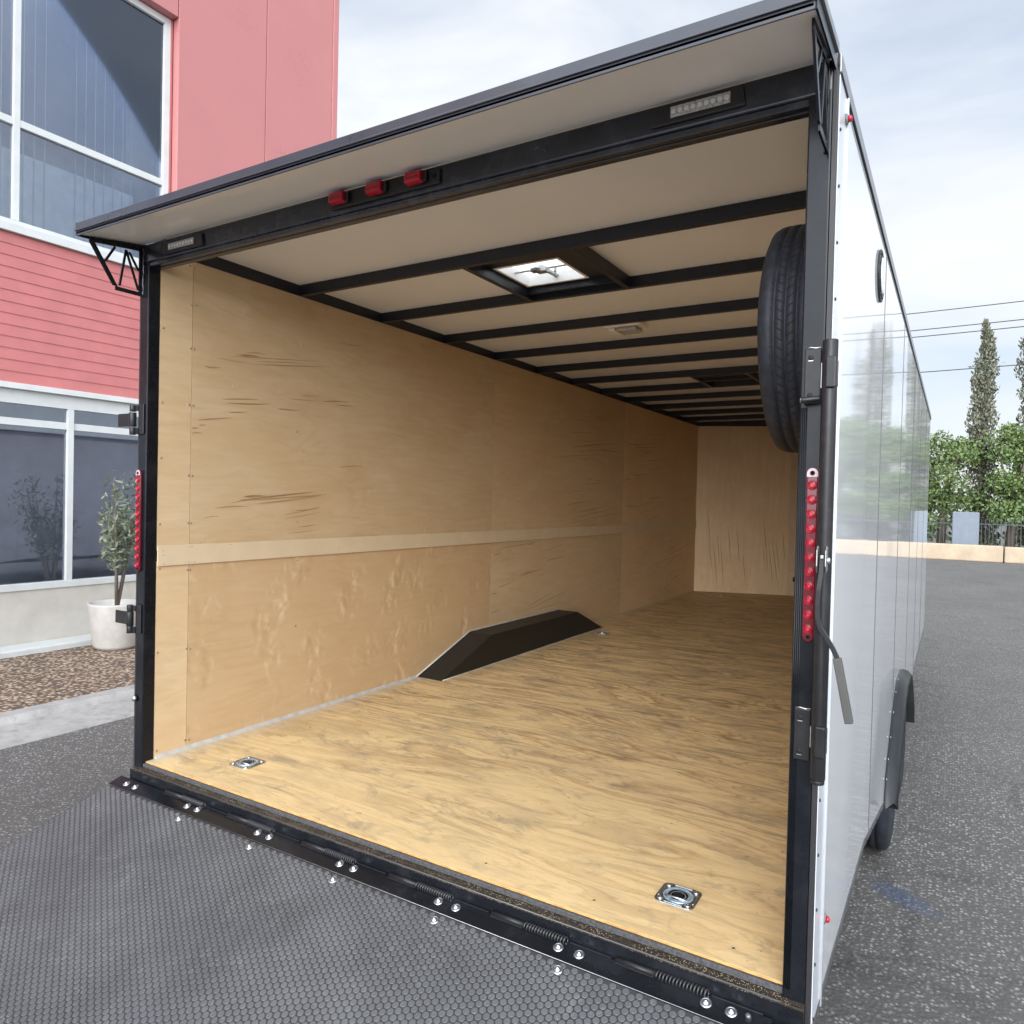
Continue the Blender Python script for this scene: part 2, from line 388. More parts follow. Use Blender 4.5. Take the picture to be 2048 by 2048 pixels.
# ---------------------------------------------------------------- ground
def structure(name, mb, m, kind='structure', **k):
    return mb.build(name, m, kind=kind, **k)
structure('asphalt_lot', MB().add([(-160, -160, G), (160, -160, G), (160, 200, G), (-160, 200, G)], [(0, 1, 2, 3)]), ASPH)

# ================================================================ TRAILER
XR = 2.54; L0 = 7.50; L1 = 7.88; HC = 2.128; ZL = 2.182
T = thing('cargo_trailer', 'white enclosed cargo trailer with black rear frame, ramp door lowered', 'trailer', (1.27, 3.5, G))
NOSEP = [(0, L0), (1.08, L1), (1.46, L1), (XR, L0)]

# floor deck
fl = MB()
pts = [(0, .020), (XR, .020), (XR, L0), (1.46, L1), (1.08, L1), (0, L0)]
fl.prism(pts, -.019, 0, 2)
floor = fl.build('plywood_floor', PLY, T)
# rear cut edge of the plywood shows its amber plies
MB().box(0, XR, .0175, .0195, -.0185, -.001).build('plywood_edge', PLYE, T)
MB().box(-.004, XR + .004, .006, .017, -.020, -.0045).build('sealing_strip', FOAM, T, bevel=.002)
sill = MB().prism([(.05, -.0205), (.006, -.0208), (-.010, -.026), (-.016, -.026), (-.016, -.19), (.05, -.19)], -.051, XR + .051, 0)
sill = sill.build('rear_sill', SILL, T, bevel=.0015)
MB().tube([(0, -.0155, -.0262), (XR, -.0155, -.0262)], .0022, 8).build('sill_lip', paint('lip_highlight_grey', (.10, .10, .10), .3, metal=.4), T)  # grey tube paints the silver highlight along the sill lip
# black face under the lip
MB().box(-.051, XR + .051, -.0185, -.0165, -.19, -.032).build('sill_face', BLK, T)

fs_ = None
for r_ in range(12):
    for q_ in range(7):
        x_, y_ = .14 + .377 * q_ + rnd.uniform(-.02, .02), .09 + .61 * r_ + rnd.uniform(-.012, .012)
        if r_ > 8 or rnd.random() < .12: continue
        if fs_ is None:
            fs_ = MB().lathe([(.0045, 0), (.0042, .0005), (.0015, .0005), (0, .0002)], (0, 0, .0002), n=10).build('floor_screw', STEEL, floor); fs_.location = (x_, y_, 0)
        else: copy_part(fs_, floor, (x_, y_, 0))
# body shell under and around (floor frame, outer skins, roof)
MB().box(-.05, XR + .05, .055, L0 - .05, -.16, -.0215).build('floor_frame', BLKD, T)
# roof skin with a cut-out for the vent
VX0, VX1, VY0, VY1 = 1.008, 1.362, 1.005, 1.338
def holed(mb, x0, x1, y0, y1, z0, z1, mi=0):
    mb.box(x0, VX0, y0, y1, z0, z1, mi); mb.box(VX1, x1, y0, y1, z0, z1, mi)
    mb.box(VX0, VX1, y0, VY0, z0, z1, mi); mb.box(VX0, VX1, VY1, y1, z0, z1, mi)
    return mb
holed(MB(), .003, XR, .056, L0, ZL, ZL + .004).add([(0, L0, ZL), (XR, L0, ZL), (1.46, L1, ZL), (1.08, L1, ZL)], [(0, 1, 2, 3)]).build('ceiling_liner', CEIL, T)
holed(MB(), -.035, XR + .035, .02, L1 + .02, ZL + .008, ZL + .018).build('roof_skin', TRIMG, T)

# ---- interior walls
ZB0, ZB1 = .813, .899
YS = [.053, .204, 2.640, 5.062, L0]
STREAKS = [(0.49,1.785,0.61,1.795),(0.43,1.768,0.63,1.786),(0.33,1.735,0.52,1.741),(0.4,1.754,0.92,1.82),(0.45,1.768,0.58,1.777),(0.54,1.753,0.86,1.799),(0.51,1.736,1.03,1.809),(0.26,1.686,0.35,1.695),(1.07,1.951,1.3,1.971),(0.36,1.552,0.56,1.577),(0.38,1.539,0.64,1.566),(0.82,1.634,0.96,1.648),(0.75,1.603,0.94,1.617),(0.97,1.618,1.17,1.638),(1.07,1.614,1.23,1.627),(0.67,1.546,0.82,1.554),(0.39,1.497,0.5,1.51),(0.23,1.444,0.42,1.474),(0.24,1.423,0.28,1.429),(0.2,1.407,0.24,1.41),(0.2,1.383,0.26,1.388),(1.1,1.278,1.29,1.295),(0.48,1.111,0.62,1.116),(0.46,1.096,0.92,1.143),(0.63,1.106,1.04,1.135),(0.49,1.11,0.61,1.118),(0.41,1.082,0.91,1.143),(0.45,1.095,0.87,1.124),(0.54,1.077,0.97,1.126),(0.33,1.057,0.52,1.065),(0.35,1.057,0.48,1.063),(0.27,1.011,0.36,1.019),(0.72,1.024,0.97,1.067),(0.73,1.006,0.97,1.037),(0.82,0.962,0.96,0.974),(0.75,0.931,0.94,0.941),(0.79,1.046,0.97,1.063),(4.2,1.939,4.35,1.954),(4.25,1.904,4.7,1.944),(4.34,1.896,4.63,1.916),(3.86,1.821,4.26,1.855),(3.79,1.713,4.33,1.762),(4.05,1.649,4.53,1.701),(3.87,1.594,4.57,1.676),(4.13,1.629,4.91,1.706),(3.9,1.549,5.04,1.67),(4.41,1.603,5.04,1.626),(3.57,1.486,4.57,1.574),(4.06,1.496,4.46,1.529),(4.23,1.322,4.36,1.329),(4.36,1.32,4.65,1.335),(4.22,1.282,4.69,1.321),(3.83,1.196,4.21,1.229),(3.81,1.093,4.31,1.138),(4.01,1.026,4.6,1.08),(3.9,0.976,4.88,1.073),(3.89,0.93,5.03,1.037),(3.96,0.899,4.78,1.017),(4.61,1.004,5.03,1.004),(4.14,0.902,4.51,0.915),(5.08,1.73,5.62,1.724),(5.21,1.719,6.06,1.792),(5.25,1.685,6.11,1.747),(5.29,1.658,5.97,1.697),(5.54,1.65,5.93,1.689),(5.63,1.572,6.17,1.623),(5.72,1.487,6.18,1.517),(5.27,1.4,5.86,1.436),(5.08,1.349,5.27,1.37),(5.83,1.171,6.23,1.201),(5.3,1.059,6.06,1.15),(5.1,1.089,5.58,1.091),(5.46,0.999,6.07,1.101),(5.68,0.935,6.17,0.986),(5.83,1.814,6.3,1.852),(2.79,0.769,3.37,0.8),(3.17,0.775,3.27,0.786),(3.35,0.709,3.86,0.763),(3.45,0.627,3.82,0.656),(3.02,0.534,3.43,0.571),(3.03,0.546,3.31,0.57),(3.34,0.52,3.48,0.531),(2.73,0.476,2.93,0.503),(3.18,0.281,3.59,0.353),(3.11,0.255,4.08,0.366),(3.32,0.242,3.78,0.252),(2.65,0.435,2.74,0.436),(2.65,0.299,2.78,0.311),(2.67,0.722,2.77,0.738),(6.17,0.665,6.7,0.713),(6.3,0.542,6.86,0.637),(6.31,0.492,7.44,0.642),(5.93,0.428,6.85,0.514),(6.46,0.441,6.98,0.516),(6.58,0.218,7.01,0.264),(6.24,0.138,6.58,0.157)]
NOSE = [(0.136,1.086,0.187,0.493),(0.147,0.694,0.222,0.211),(0.209,0.683,0.281,0.014),(0.253,0.779,0.299,0.338),(0.296,0.687,0.355,0.007),(0.377,0.878,0.431,0.347),(0.483,0.829,0.526,0.38),(0.564,0.501,0.602,0.094),(0.788,0.972,0.858,0.258),(0.845,0.713,0.92,0.068),(0.889,0.715,0.976,0.073),(0.933,0.692,0.989,0.255),(1.004,0.837,1.046,0.414),(0.785,0.632,0.81,0.398)]
def sliver(mb, p, q, wdt, mi, plane):
    n = 7; up = []; dn = []
    bow = rnd.uniform(-.006, .006)
    for k in range(n):
        t = k / (n - 1); h = wdt * math.sin(math.pi * min(1, max(0, t ** .8))) * .5 + .0003
        a = p[0] + (q[0] - p[0]) * t; b = p[1] + (q[1] - p[1]) * t + bow * math.sin(math.pi * t)
        up.append((a, b + h)); dn.append((a, b - h))
    for k in range(n - 1):
        mb.add([plane(*up[k]), plane(*up[k + 1]), plane(*dn[k + 1]), plane(*dn[k])], [(0, 1, 2, 3)], mi)
pmb = {(i, j): MB().box(-.006, 0, YS[i] + .0011, YS[i + 1] - .0011, (0, ZB1 - .02)[j], (ZB0 + .02, HC)[j]) for i in range(4) for j in range(2)}
cnt = 0
for y0, z0, y1, z1 in STREAKS:
    ym = (y0 + y1) / 2; cnt += 1
    i = max(k for k in range(4) if YS[k] <= ym)
    key = (i, 0 if z0 < ZB0 else 1)
    y0c, y1c = max(y0, YS[i] + .002), min(y1, YS[i + 1] - .002)
    sliver(pmb[key], (y0c, z0), (y1c, z1), rnd.uniform(.003, .0062), rnd.choice((1, 2, 2)), lambda a, b, q=cnt: (.0003 + .00006 * (q % 30), a, b))
panels = []
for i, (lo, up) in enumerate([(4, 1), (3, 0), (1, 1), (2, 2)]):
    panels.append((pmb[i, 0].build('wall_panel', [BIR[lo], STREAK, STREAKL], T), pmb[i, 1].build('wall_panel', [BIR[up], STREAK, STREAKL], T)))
MB().box(-.055, -.0065, .0535, L0, -.0195, ZL).build('left_wall_core', HOLE, T)
# batten band
for a, b in [(.053, 1.90), (1.9015, 3.60), (3.6015, 5.4), (5.4015, L0)]:
    MB().box(.0022, .0090, a, b, ZB0, ZB1).build('wall_batten', BATTEN, T, bevel=.001)
# screws
SCREWS = [(0.188, 2.104), (0.211, 2.103), (0.066, 1.812), (0.067, 1.502), (0.193, 1.507), (0.212, 1.506), (0.814, 2.097), (0.199, 1.938), (0.222, 1.943), (0.803, 1.444), (0.066, 1.269), (0.064, 0.99), (0.196, 0.992), (0.21, 0.992), (0.066, 0.801), (0.198, 0.788), (0.21, 0.787), (0.062, 0.448), (0.198, 0.443), (0.214, 0.44), (0.199, 0.04), (0.217, 0.037), (0.816, 0.989), (0.82, 0.792), (0.814, 0.459), (0.197, 0.04), (0.216, 0.038), (0.064, 0.032), (2.63, 1.802), (2.636, 1.508), (2.64, 1.23), (2.642, 0.973), (2.03, 1.482), (2.036, 0.973), (5.068, 1.173), (5.06, -0.001), (5.059, 0.46), (2.644, 0.553), (2.039, 0.796), (2.039, 0.519)]
scr = None
for y, z in SCREWS + [(YS[1] + s, zz) for zz in (1.2, 1.75) for s in (-.008, .008)]:
    if z < .02: continue
    i = max(k for k in range(4) if YS[k] <= y); par = panels[i][0 if z < ZB0 + .01 else 1]
    if scr is None:
        scr = MB().lathe([(.0045, 0), (.0044, .0014), (.003, .0022), (.0014, .0023), (.0010, .0010), (0, .0010)], (0, 0, 0), (1, 0, 0), 12).build('screw', SCREW, par)
        scr.location = (.0003, y, z)
    else: copy_part(scr, par, (.0003, y, z))
for y, z in [(.075, .879), (.078, .858), (.08, .822), (.20, .889), (.213, .889), (.225, .820), (.2, .820), (.41, .891), (.76, .89), (.77, .82), (1.1, .84), (1.3, .889)]:
    MB().box(.0091, .0096, y - .004, y + .004, z - .0006, z + .0006).build('staple', BLKD, T)

# nose walls (shallow V) and right wall
def quadwall(p, q, m, extra=None):
    (x0, y0), (x1, y1) = p, q
    mb = MB().add([(x0, y0, 0), (x1, y1, 0), (x1, y1, HC + .05), (x0, y0, HC + .05), (x0, y0 + .006, 0), (x1, y1 + .006, 0), (x1, y1 + .006, HC + .05), (x0, y0 + .006, HC + .05)],
        [(0, 1, 2, 3), (7, 6, 5, 4), (0, 4, 5, 1), (2, 6, 7, 3), (0, 3, 7, 4), (1, 5, 6, 2)])
    if extra: extra(mb)
    return mb.build('wall_panel', [m, STREAK, STREAKL], T)
def nose_streaks(mb):
    for q, (x0, z0, x1, z1) in enumerate(NOSE):
        n = 6; P_ = lambda t, s: (lambda a: (a, L0 + (L1 - L0) * a / 1.08 - .0008 - .00008 * q, z0 + (z1 - z0) * t))(max(.02, min(1.07, x0 + (x1 - x0) * t + s * (.003 * math.sin(math.pi * t) + .0003))))
        for k in range(n):
            a, b = k / n, (k + 1) / n
            mb.add([P_(a, 1), P_(b, 1), P_(b, -1), P_(a, -1)], [(0, 1, 2, 3)], 1 + q % 2)
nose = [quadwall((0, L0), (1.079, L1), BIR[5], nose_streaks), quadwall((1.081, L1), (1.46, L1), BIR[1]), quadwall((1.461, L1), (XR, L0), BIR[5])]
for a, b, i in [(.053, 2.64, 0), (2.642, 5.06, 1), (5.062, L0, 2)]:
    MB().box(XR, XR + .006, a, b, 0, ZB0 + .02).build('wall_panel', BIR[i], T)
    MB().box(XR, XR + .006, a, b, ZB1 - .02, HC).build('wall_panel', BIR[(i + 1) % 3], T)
    MB().box(XR - .0065, XR - .0002, a, b, ZB0, ZB1).build('wall_batten', BATTEN, T)
MB().box(XR + .0065, XR + .055, .0535, L0, -.0195, ZL).build('right_wall_core', HOLE, T)

# ceiling rails and bows
MB().box(-.03, .0025, .054, L0, HC, ZL).build('top_rail', BLKR, T)
MB().box(XR - .0025, XR + .03, .054, L0, HC, ZL).build('top_rail', BLKR, T)
MB().add([(0, L0 - .003, HC), (1.08, L1 - .003, HC), (1.08, L1 - .003, ZL), (0, L0 - .003, ZL)], [(0, 1, 2, 3)]).build('top_rail', BLKR, T)
MB().add([(1.46, L1 - .003, HC), (XR, L0 - .003, HC), (XR, L0 - .003, ZL), (1.46, L1 - .003, ZL)], [(0, 1, 2, 3)]).build('top_rail', BLKR, T)
MB().box(1.07, 1.47, L1 - .01, L1 - .002, HC, ZL).build('top_rail', BLKR, T)
bow = None
BY = [.80 + .61 * k for k in range(12)]
for y in BY:
    if bow is None:
        bow = MB().box(.003, XR - .003, 0, .027, HC + .001, ZL - .0005).build('roof_bow', BLKR, T, bevel=.002); bow.location = (0, y, 0)
    else: copy_part(bow, T, (0, y, 0))
MB().box(.7, 1.84, L0 + .14, L0 + .165, HC + .001, ZL).build('roof_bow', BLKR, T)
for bx0, bx1 in ((.985, 1.012), (1.50, 1.528)):
    MB().box(bx0, bx1, BY[0] + .0275, BY[1] - .0005, HC + .0012, ZL - .001).build('roof_bow_brace', BLKR, T, bevel=.0015)
MB().box(1.0125, 1.4995, 1.349, 1.366, HC + .02, ZL - .001).build('roof_bow_brace', BLKR, T)
for bx0, bx1 in ((1.03, 1.058), (1.455, 1.483)):
    MB().box(bx0, bx1, BY[5] + .0275, BY[6] - .0005, HC + .0012, ZL - .001).build('roof_bow_brace', BLKR, T)
for yy in (3.93, 4.14):
    MB().box(1.0585, 1.4545, yy, yy + .022, HC + .004, ZL - .001).build('roof_bow_brace', BLKR, T)

# roof vent
vt = MB()
z0 = ZL - .004
for a in ((1.0125, VX0 + .012, .829, 1.347), (VX1 - .004, 1.4995, .829, 1.347), (VX0 + .012, VX1 - .004, .829, VY0 + .008), (VX0 + .012, VX1 - .004, VY1 - .006, 1.347)):
    vt.box(a[0], a[1], a[2], a[3], z0, ZL - .0006)
vent = vt.build('roof_vent', BLKR, T)
vf = MB()
a0, a1, c0, c1 = VX0 + .0125, VX1 - .0045, VY0 + .0085, VY1 - .0065
tk = .014
for (x0, x1, y0, y1) in ((a0, a0 + tk, c0, c1), (a1 - tk, a1, c0, c1), (a0 + tk, a1 - tk, c0, c0 + tk), (a0 + tk, a1 - tk, c1 - tk, c1)):
    vf.box(x0, x1, y0, y1, z0 - .002, ZL + .045)
vf.build('vent_frame', WHT, vent, bevel=.002)
vd = MB()
H0 = ZL + .046
vd.box(a0 - .02, a1 + .02, c0 - .02, c1 + .02, H0, H0 + .003)
vd.prism([(a0 + .03, H0 + .004), (a0 + .05, H0 + .03), (a1 - .05, H0 + .03), (a1 - .03, H0 + .004)], c0 + .03, c1 - .03, 1)
vd.build('vent_dome', DOME, vent, bevel=.01)
vg = MB()
cxm = (a0 + a1) / 2; cym = (c0 + c1) / 2
vg.box(a0 + tk, a1 - tk, cym + .01, cym + .024, ZL + .020, ZL + .026)
vg.box(cxm - .01, cxm + .012, cym - .02, c1 - tk, ZL + .018, ZL + .03)
vg.box(cxm - .02, cxm + .035, cym - .03, cym + .012, ZL - .004, ZL + .018)
vg.tube([(cxm + .06, cym + .02, ZL + .022), (cxm + .06, cym + .02, ZL - .002)], .006, 10)
vg.build('vent_crank_arm', STEEL, vent, bevel=.002)
kb = MB(); pr_ = []
for k in range(24):
    t = 2 * math.pi * k / 24; pr_.append((cxm - .005 + (.021 + .004 * math.cos(5 * t)) * math.cos(t), cym - .05 + (.021 + .004 * math.cos(5 * t)) * math.sin(t)))
kb.prism(pr_, ZL - .012, ZL + .004, 2); kb.tube([(cxm - .005, cym - .05, ZL + .004), (cxm - .005, cym - .02, ZL + .012)], .006, 10)
kb.build('vent_crank_knob', paint('grey_brown_knob', (.12, .10, .09), .45), vent, bevel=.002)

# ceiling lights
def dome_light(x0, y0, sx=.235, sy=.15):
    d = MB().box(x0, x0 + sx, y0, y0 + sy, ZL - .030, ZL - .0006).build('ceiling_light', WHT, T, bevel=.012, seg=3)
    MB().box(x0 + .078, x0 + sx - .03, y0 + .018, y0 + sy - .018, ZL - .055, ZL - .0305).build('light_lens', CLEAR, d, bevel=.012, seg=3)
    MB().box(x0 + .03, x0 + .07, y0 + .018, y0 + sy - .018, ZL - .048, ZL - .0305).build('light_switch_panel', WHT, d, bevel=.006, seg=2)
dome_light(1.045, 2.17); dome_light(1.13, 5.72)

# ---- wheel boxes inside
for side in (0, 1):
    x0, x1 = (.0006, .186) if side == 0 else (XR - .186, XR - .0006)
    b = MB().prism([(1.816, .0005), (2.385, .203), (3.712, .200), (4.22, .0005)], x0, x1, 0).build('wheel_box', WELL, T, bevel=.003)
    xe = .004 if side == 0 else XR - .004
    MB().tube([(xe, 1.80, .004), (xe, 2.383, .208), (xe, 3.713, .205), (xe, 4.235, .004)], .0045, 8).build('caulk_bead', CAULK, b)
    xo = x1 + .002 if side == 0 else x0 - .002
    MB().tube([(xo, 1.83 + .2 * k, .0015 + rnd.uniform(-.001, .001)) for k in range(13)], .003, 6).build('caulk_bead', CAULK, b)
MB().prism([(.0, .0), (.014, 0), (0, .014)], .06, 1.80, 1).build('caulk_bead', CAULK, T)

# ---- recessed tie-down rings in the floor
def tie_down(cx, cy):
    r = .020; h = .057; p = []
    for (sx, sy, a0) in ((1, 1, 0), (-1, 1, 90), (-1, -1, 180), (1, -1, 270)):
        for k in range(6):
            t = R(a0 + 18 * k); p.append((sx * (h - r) + r * math.cos(t), sy * (h * 1.0 - r) + r * math.sin(t)))
    D = MB().prism(p, .0004, .0034, 2).build('tie_down_ring', ZINC, T, bevel=.001)
    D.location = (cx, cy, 0)
    c = MB().lathe([(.044, .0036), (.042, .0055), (.039, .0055), (.036, .0038), (.0355, .0037), (.031, .0046), (.029, .0052), (.027, .0038), (.0225, .0037), (.021, .0046), (.019, .0038), (.0145, .0037), (0, .0037)], (0, 0, 0), n=32).build('ring_cup', ZINCB, D)
    for sx in (-1, 1):
        MB().box(sx * .050 - .0022, sx * .050 + .0022, -.026, .026, .0036, .0056).build('pressed_rib', ZINC, D, bevel=.001)
        MB().box(-.026, .026, sx * .050 - .0022, sx * .050 + .0022, .0036, .0056).build('pressed_rib', ZINC, D, bevel=.001)
        for sy in (-1, 1):
            MB().lathe([(.0085, .0035), (.008, .0068), (.005, .0078), (.002, .0078), (.0016, .0050), (0, .0050)], (sx * .040, sy * .040, 0), n=12).build('screw', ZINC, D)
    MB().lathe([(.0155, .0038), (.0150, .0041), (0, .0041)], (0, .004, 0), n=20).build('cup_shade_disc', BLKD, D)  # dark disc paints recess shade at the centre of the shallow cup
    MB().lathe([(.0300, .0040), (.0290, .0049), (.0262, .0049), (.0255, .0040)], (0, .002, 0), n=28).build('cup_shade_ring', BLKD, D)  # dark ring, also shade painted into the cup
    MB().tube([(-.034, -.020, .0062), (.034, -.020, .0062)], .0030, 8).build('d_ring', ZINC, D)
for x, y in ((.358, .243), (2.208, .246), (.302, 3.95), (2.24, 3.95), (.38, 7.17), (2.16, 7.17)): tie_down(x, y)

# ---------------------------------------------------------------- rear frame
MB().box(-.051, 0, 0, .053, -.1895, HC).build('door_post', BLK, T, bevel=.004)
MB().box(XR, XR + .051, 0, .053, -.1895, HC).build('door_post', BLK, T, bevel=.004)
# rubber weather strip ribs on the inner edge of the right post
ws = MB()
for k in range(4): ws.tube([(XR + .0035 + k * .0042, -.0008, .0), (XR + .0035 + k * .0042, -.0008, 1.355)], .0016, 6)
ws.build('weather_strip', BLK, T)
MB().box(-.051, XR + .051, -.0012, .027, 2.067, 2.1415).build('rear_header', BLKH, T, bevel=.006, seg=3)
MB().box(-.045, XR + .045, .0275, .054, 2.047, 2.13).build('rear_header_inner', BLKH, T, bevel=.003)
MB().box(-.045, XR + .045, .004, .026, 2.050, 2.0665).build('rear_header_inner', BLKH, T, bevel=.003)

# rear canopy
OV = -.262
MB().add([(-.05, .0, 2.1425), (XR + .05, .0, 2.1425), (XR + .05, OV, 2.106), (-.05, OV, 2.106), (-.05, .0, 2.148), (XR + .05, .0, 2.148), (XR + .05, OV, 2.112), (-.05, OV, 2.112)],
    [(0, 1, 2, 3), (7, 6, 5, 4), (0, 4, 5, 1), (2, 6, 7, 3), (0, 3, 7, 4), (1, 5, 6, 2)]).build('canopy_soffit', SOFF, T)
fas = MB()
fas.prism([(OV, 2.099), (OV, 2.116), (OV - .006, 2.116), (OV - .006, 2.121), (OV - .002, 2.123), (OV - .002, 2.147), (OV + .03, 2.160), (OV + .03, 2.124), (OV + .006, 2.1125), (OV + .004, 2.099)], -.056, XR + .056, 0)
fas.build('canopy_fascia', paint('black_fascia_paint', (.028, .032, .042), .3, coat=.2), T, bevel=.001)
MB().tube([(-.05, OV + .004, 2.1035), (XR + .05, OV + .004, 2.1035)], .0012, 6).build('canopy_bead', TRIMG, T)
MB().add([(-.05, 0, 2.170), (XR + .05, 0, 2.170), (XR + .05, OV + .03, 2.1605), (-.05, OV + .03, 2.1605)], [(0, 1, 2, 3)]).build('canopy_top', TRIMG, T)
for s, x in ((-1, -.057), (1, XR + .053)):
    MB().prism([(.02, 2.118), (.02, 2.168), (OV, 2.150), (OV, 2.100)], x, x + .004, 0).build('canopy_end_cap', BLK, T)
    MB().prism([(.0, 2.151), (.0, 2.170), (OV - .004, 2.152), (OV - .004, 2.135)], x + (.0042 if s > 0 else -.004), x + (.0092 if s > 0 else -.0002), 0).build('canopy_end_trim', TRIMG, T)

# gusset brackets with lightening cut-outs
def gusset(x):
    P = [(.0, 2.1415), (-.222, 2.108), (-.222, 2.090), (-.128, 1.935), (-.118, 1.928), (.0, 1.928)]
    def strip(mb, a, b, wd):
        a = Vector((a[0], a[1])); b = Vector((b[0], b[1])); d = (b - a).normalized(); n = Vector((-d.y, d.x)) * wd / 2
        mb.prism([tuple(a + n), tuple(b + n), tuple(b - n), tuple(a - n)], x, x + .006, 0)
    mb = MB()
    mb.prism([(.0, 1.928), (.0, 2.1415), (-.020, 2.1385), (-.020, 1.928)], x, x + .006, 0)
    mb.prism([(-.0202, 2.1384), (-.0202, 2.112), (-.222, 2.088), (-.222, 2.108)], x, x + .006, 0)
    mb.prism([(-.0202, 1.928), (-.0202, 1.944), (-.118, 1.944), (-.118, 1.928)], x, x + .006, 0)
    mb.prism([(-.222, 2.0878), (-.200, 2.090), (-.108, 1.9442), (-.128, 1.9442)], x, x + .006, 0)
    for a, b in (((-.021, 1.950), (-.075, 2.10)), ((-.075, 2.10), (-.100, 1.950)), ((-.021, 2.03), (-.062, 2.095)), ((-.160, 2.03), (-.12, 2.098))):
        strip(mb, a, b, .009)
    g = mb.build('gusset_bracket', BLK, T, bevel=.0012)
    w_ = []
    for k in range(26): w_.append((x + (.007 if x < 0 else -.001), -.0035 + rnd.uniform(-.0015, .0015), 1.93 + k * .0078))
    MB().tube(w_, [.003 + rnd.uniform(-.0012, .0012) for _ in w_], 6).build('weld_bead', paint('weld_bead_metal', (.10, .10, .11), .3, metal=.7, var=.8, scale=300), g)
gusset(-.040); gusset(XR + .040)

# ---- load lights and centre marker lights on the header
def load_light(x0, x1, z0, z1, px0, px1, nled=9):
    b = MB().prism([(px0, z0 - .012), (px0 + .008, z1 + .012), (px1 - .008, z1 + .012), (px1, z0 - .012)], -.010, -.0016, 1).build('load_light', paint('black_lamp_base', (.012, .012, .014), .35), T, bevel=.003)
    MB().box(x0, x1, -.0142, -.0102, z0, z1).build('light_lens', CLEAR, b, bevel=.001)
    for k in range(nled):
        xx = x0 + (x1 - x0) * (k + .5) / nled
        MB().lathe([(.0068, 0), (.0060, .0018), (.0045, .0022), (.0040, .0010), (.0022, .0012), (.0015, .0026), (0, .003)], (xx, -.0144, (z0 + z1) / 2), (0, -1, 0), 12).build('led', paint('led_bulb', (.75, .74, .70), .12) if k == 0 and x0 < 1 else bpy.data.materials['led_bulb'], b)
load_light(.148, .308, 2.089, 2.114, .105, .36)
load_light(2.215, 2.364, 2.095, 2.122, 2.165, 2.40)
ib = MB().box(1.035, 1.492, -.012, -.0016, 2.082, 2.128).build('marker_light_bar', BLKD, T, bevel=.003)
MB().lathe([(.008, 0), (.008, .003), (.004, .003), (.0035, .001), (0, .001)], (1.470, -.0122, 2.108), (0, -1, 0), 14).build('bar_bolt', HOLE, ib)
for x in (1.050, 1.212, 1.372):
    m = MB().prism([(-.0122, 2.092), (-.036, 2.096), (-.036, 2.120), (-.030, 2.129), (-.0122, 2.131)], x, x + .062, 0).build('marker_light', REDL, ib, bevel=.003)
    MB().box(x + .0625, x + .078, -.024, -.0123, 2.094, 2.126).build('lamp_socket', BLKD, m, bevel=.002)
    MB().box(x + .006, x + .056, -.0375, -.0362, 2.107, 2.109).build('lens_rib', REDD, m)

# ---- tail lights on the posts
def tail_light(x0, x1, zb, zt, pink):
    r = (x1 - x0) / 2; cx = (x0 + x1) / 2
    prof = [(cx + r * math.cos(R(a)), zt - r + r * math.sin(R(a))) for a in range(0, 181, 20)] + [(cx + r * math.cos(R(a)), zb + r + r * math.sin(R(a))) for a in range(180, 361, 20)]
    b = MB().prism(prof, -.012, -.0008, 1).build('tail_light', REDD, T, bevel=.003)
    if pink:
        pp = [(cx + (r - .0008) * math.cos(R(a)), zt - r + (r - .0008) * math.sin(R(a))) for a in range(0, 181, 15)] + [(cx - r + .0008, zt - r - .008), (cx + r - .0008, zt - r - .008)]
        MB().prism(pp, -.0135, -.0122, 1).build('sky_sheen_tab', PINK, b)  # pale sheet over the end tab paints a sky reflection
    z1_, z0_ = zt - .040, zb + .030
    for k in range(11):
        z = z1_ + (z0_ - z1_) * k / 10
        ld = MB().lathe([(r * .90, 0), (r * .86, .0012), (r * .3, .0012), (0, .0014)], (cx, -.0124, z), (0, -1, 0), 24).build('led_lens', REDM, b)
        rg = MB()
        for q in (.80, .58, .38): rg.lathe([(r * (q + .04), .0010), (r * (q + .03), .0022), (r * (q - .03), .0022), (r * (q - .04), .0010)], (cx, -.0124, z), (0, -1, 0), 24)
        rg.build('lens_rings', REDL, b)
        MB().box(cx - .0024, cx + .0024, -.0152, -.0137, z - .0028, z + .0028).build('led', paint('bright_red_led', (.9, .02, .05), .2) if 'bright_red_led' not in bpy.data.materials else bpy.data.materials['bright_red_led'], b)
    for z in (zt - r * .95, zb + r * .9):
        MB().lathe([(r * .42, 0), (r * .42, .002), (r * .25, .002), (r * .2, .0), (0, .0)], (cx, -.0136, z), (0, -1, 0), 14).build('screw', HOLE, b)
tail_light(XR + .0220, XR + .0475, .818, 1.2165, True)
tail_light(-.049, -.020, .792, 1.215, True)

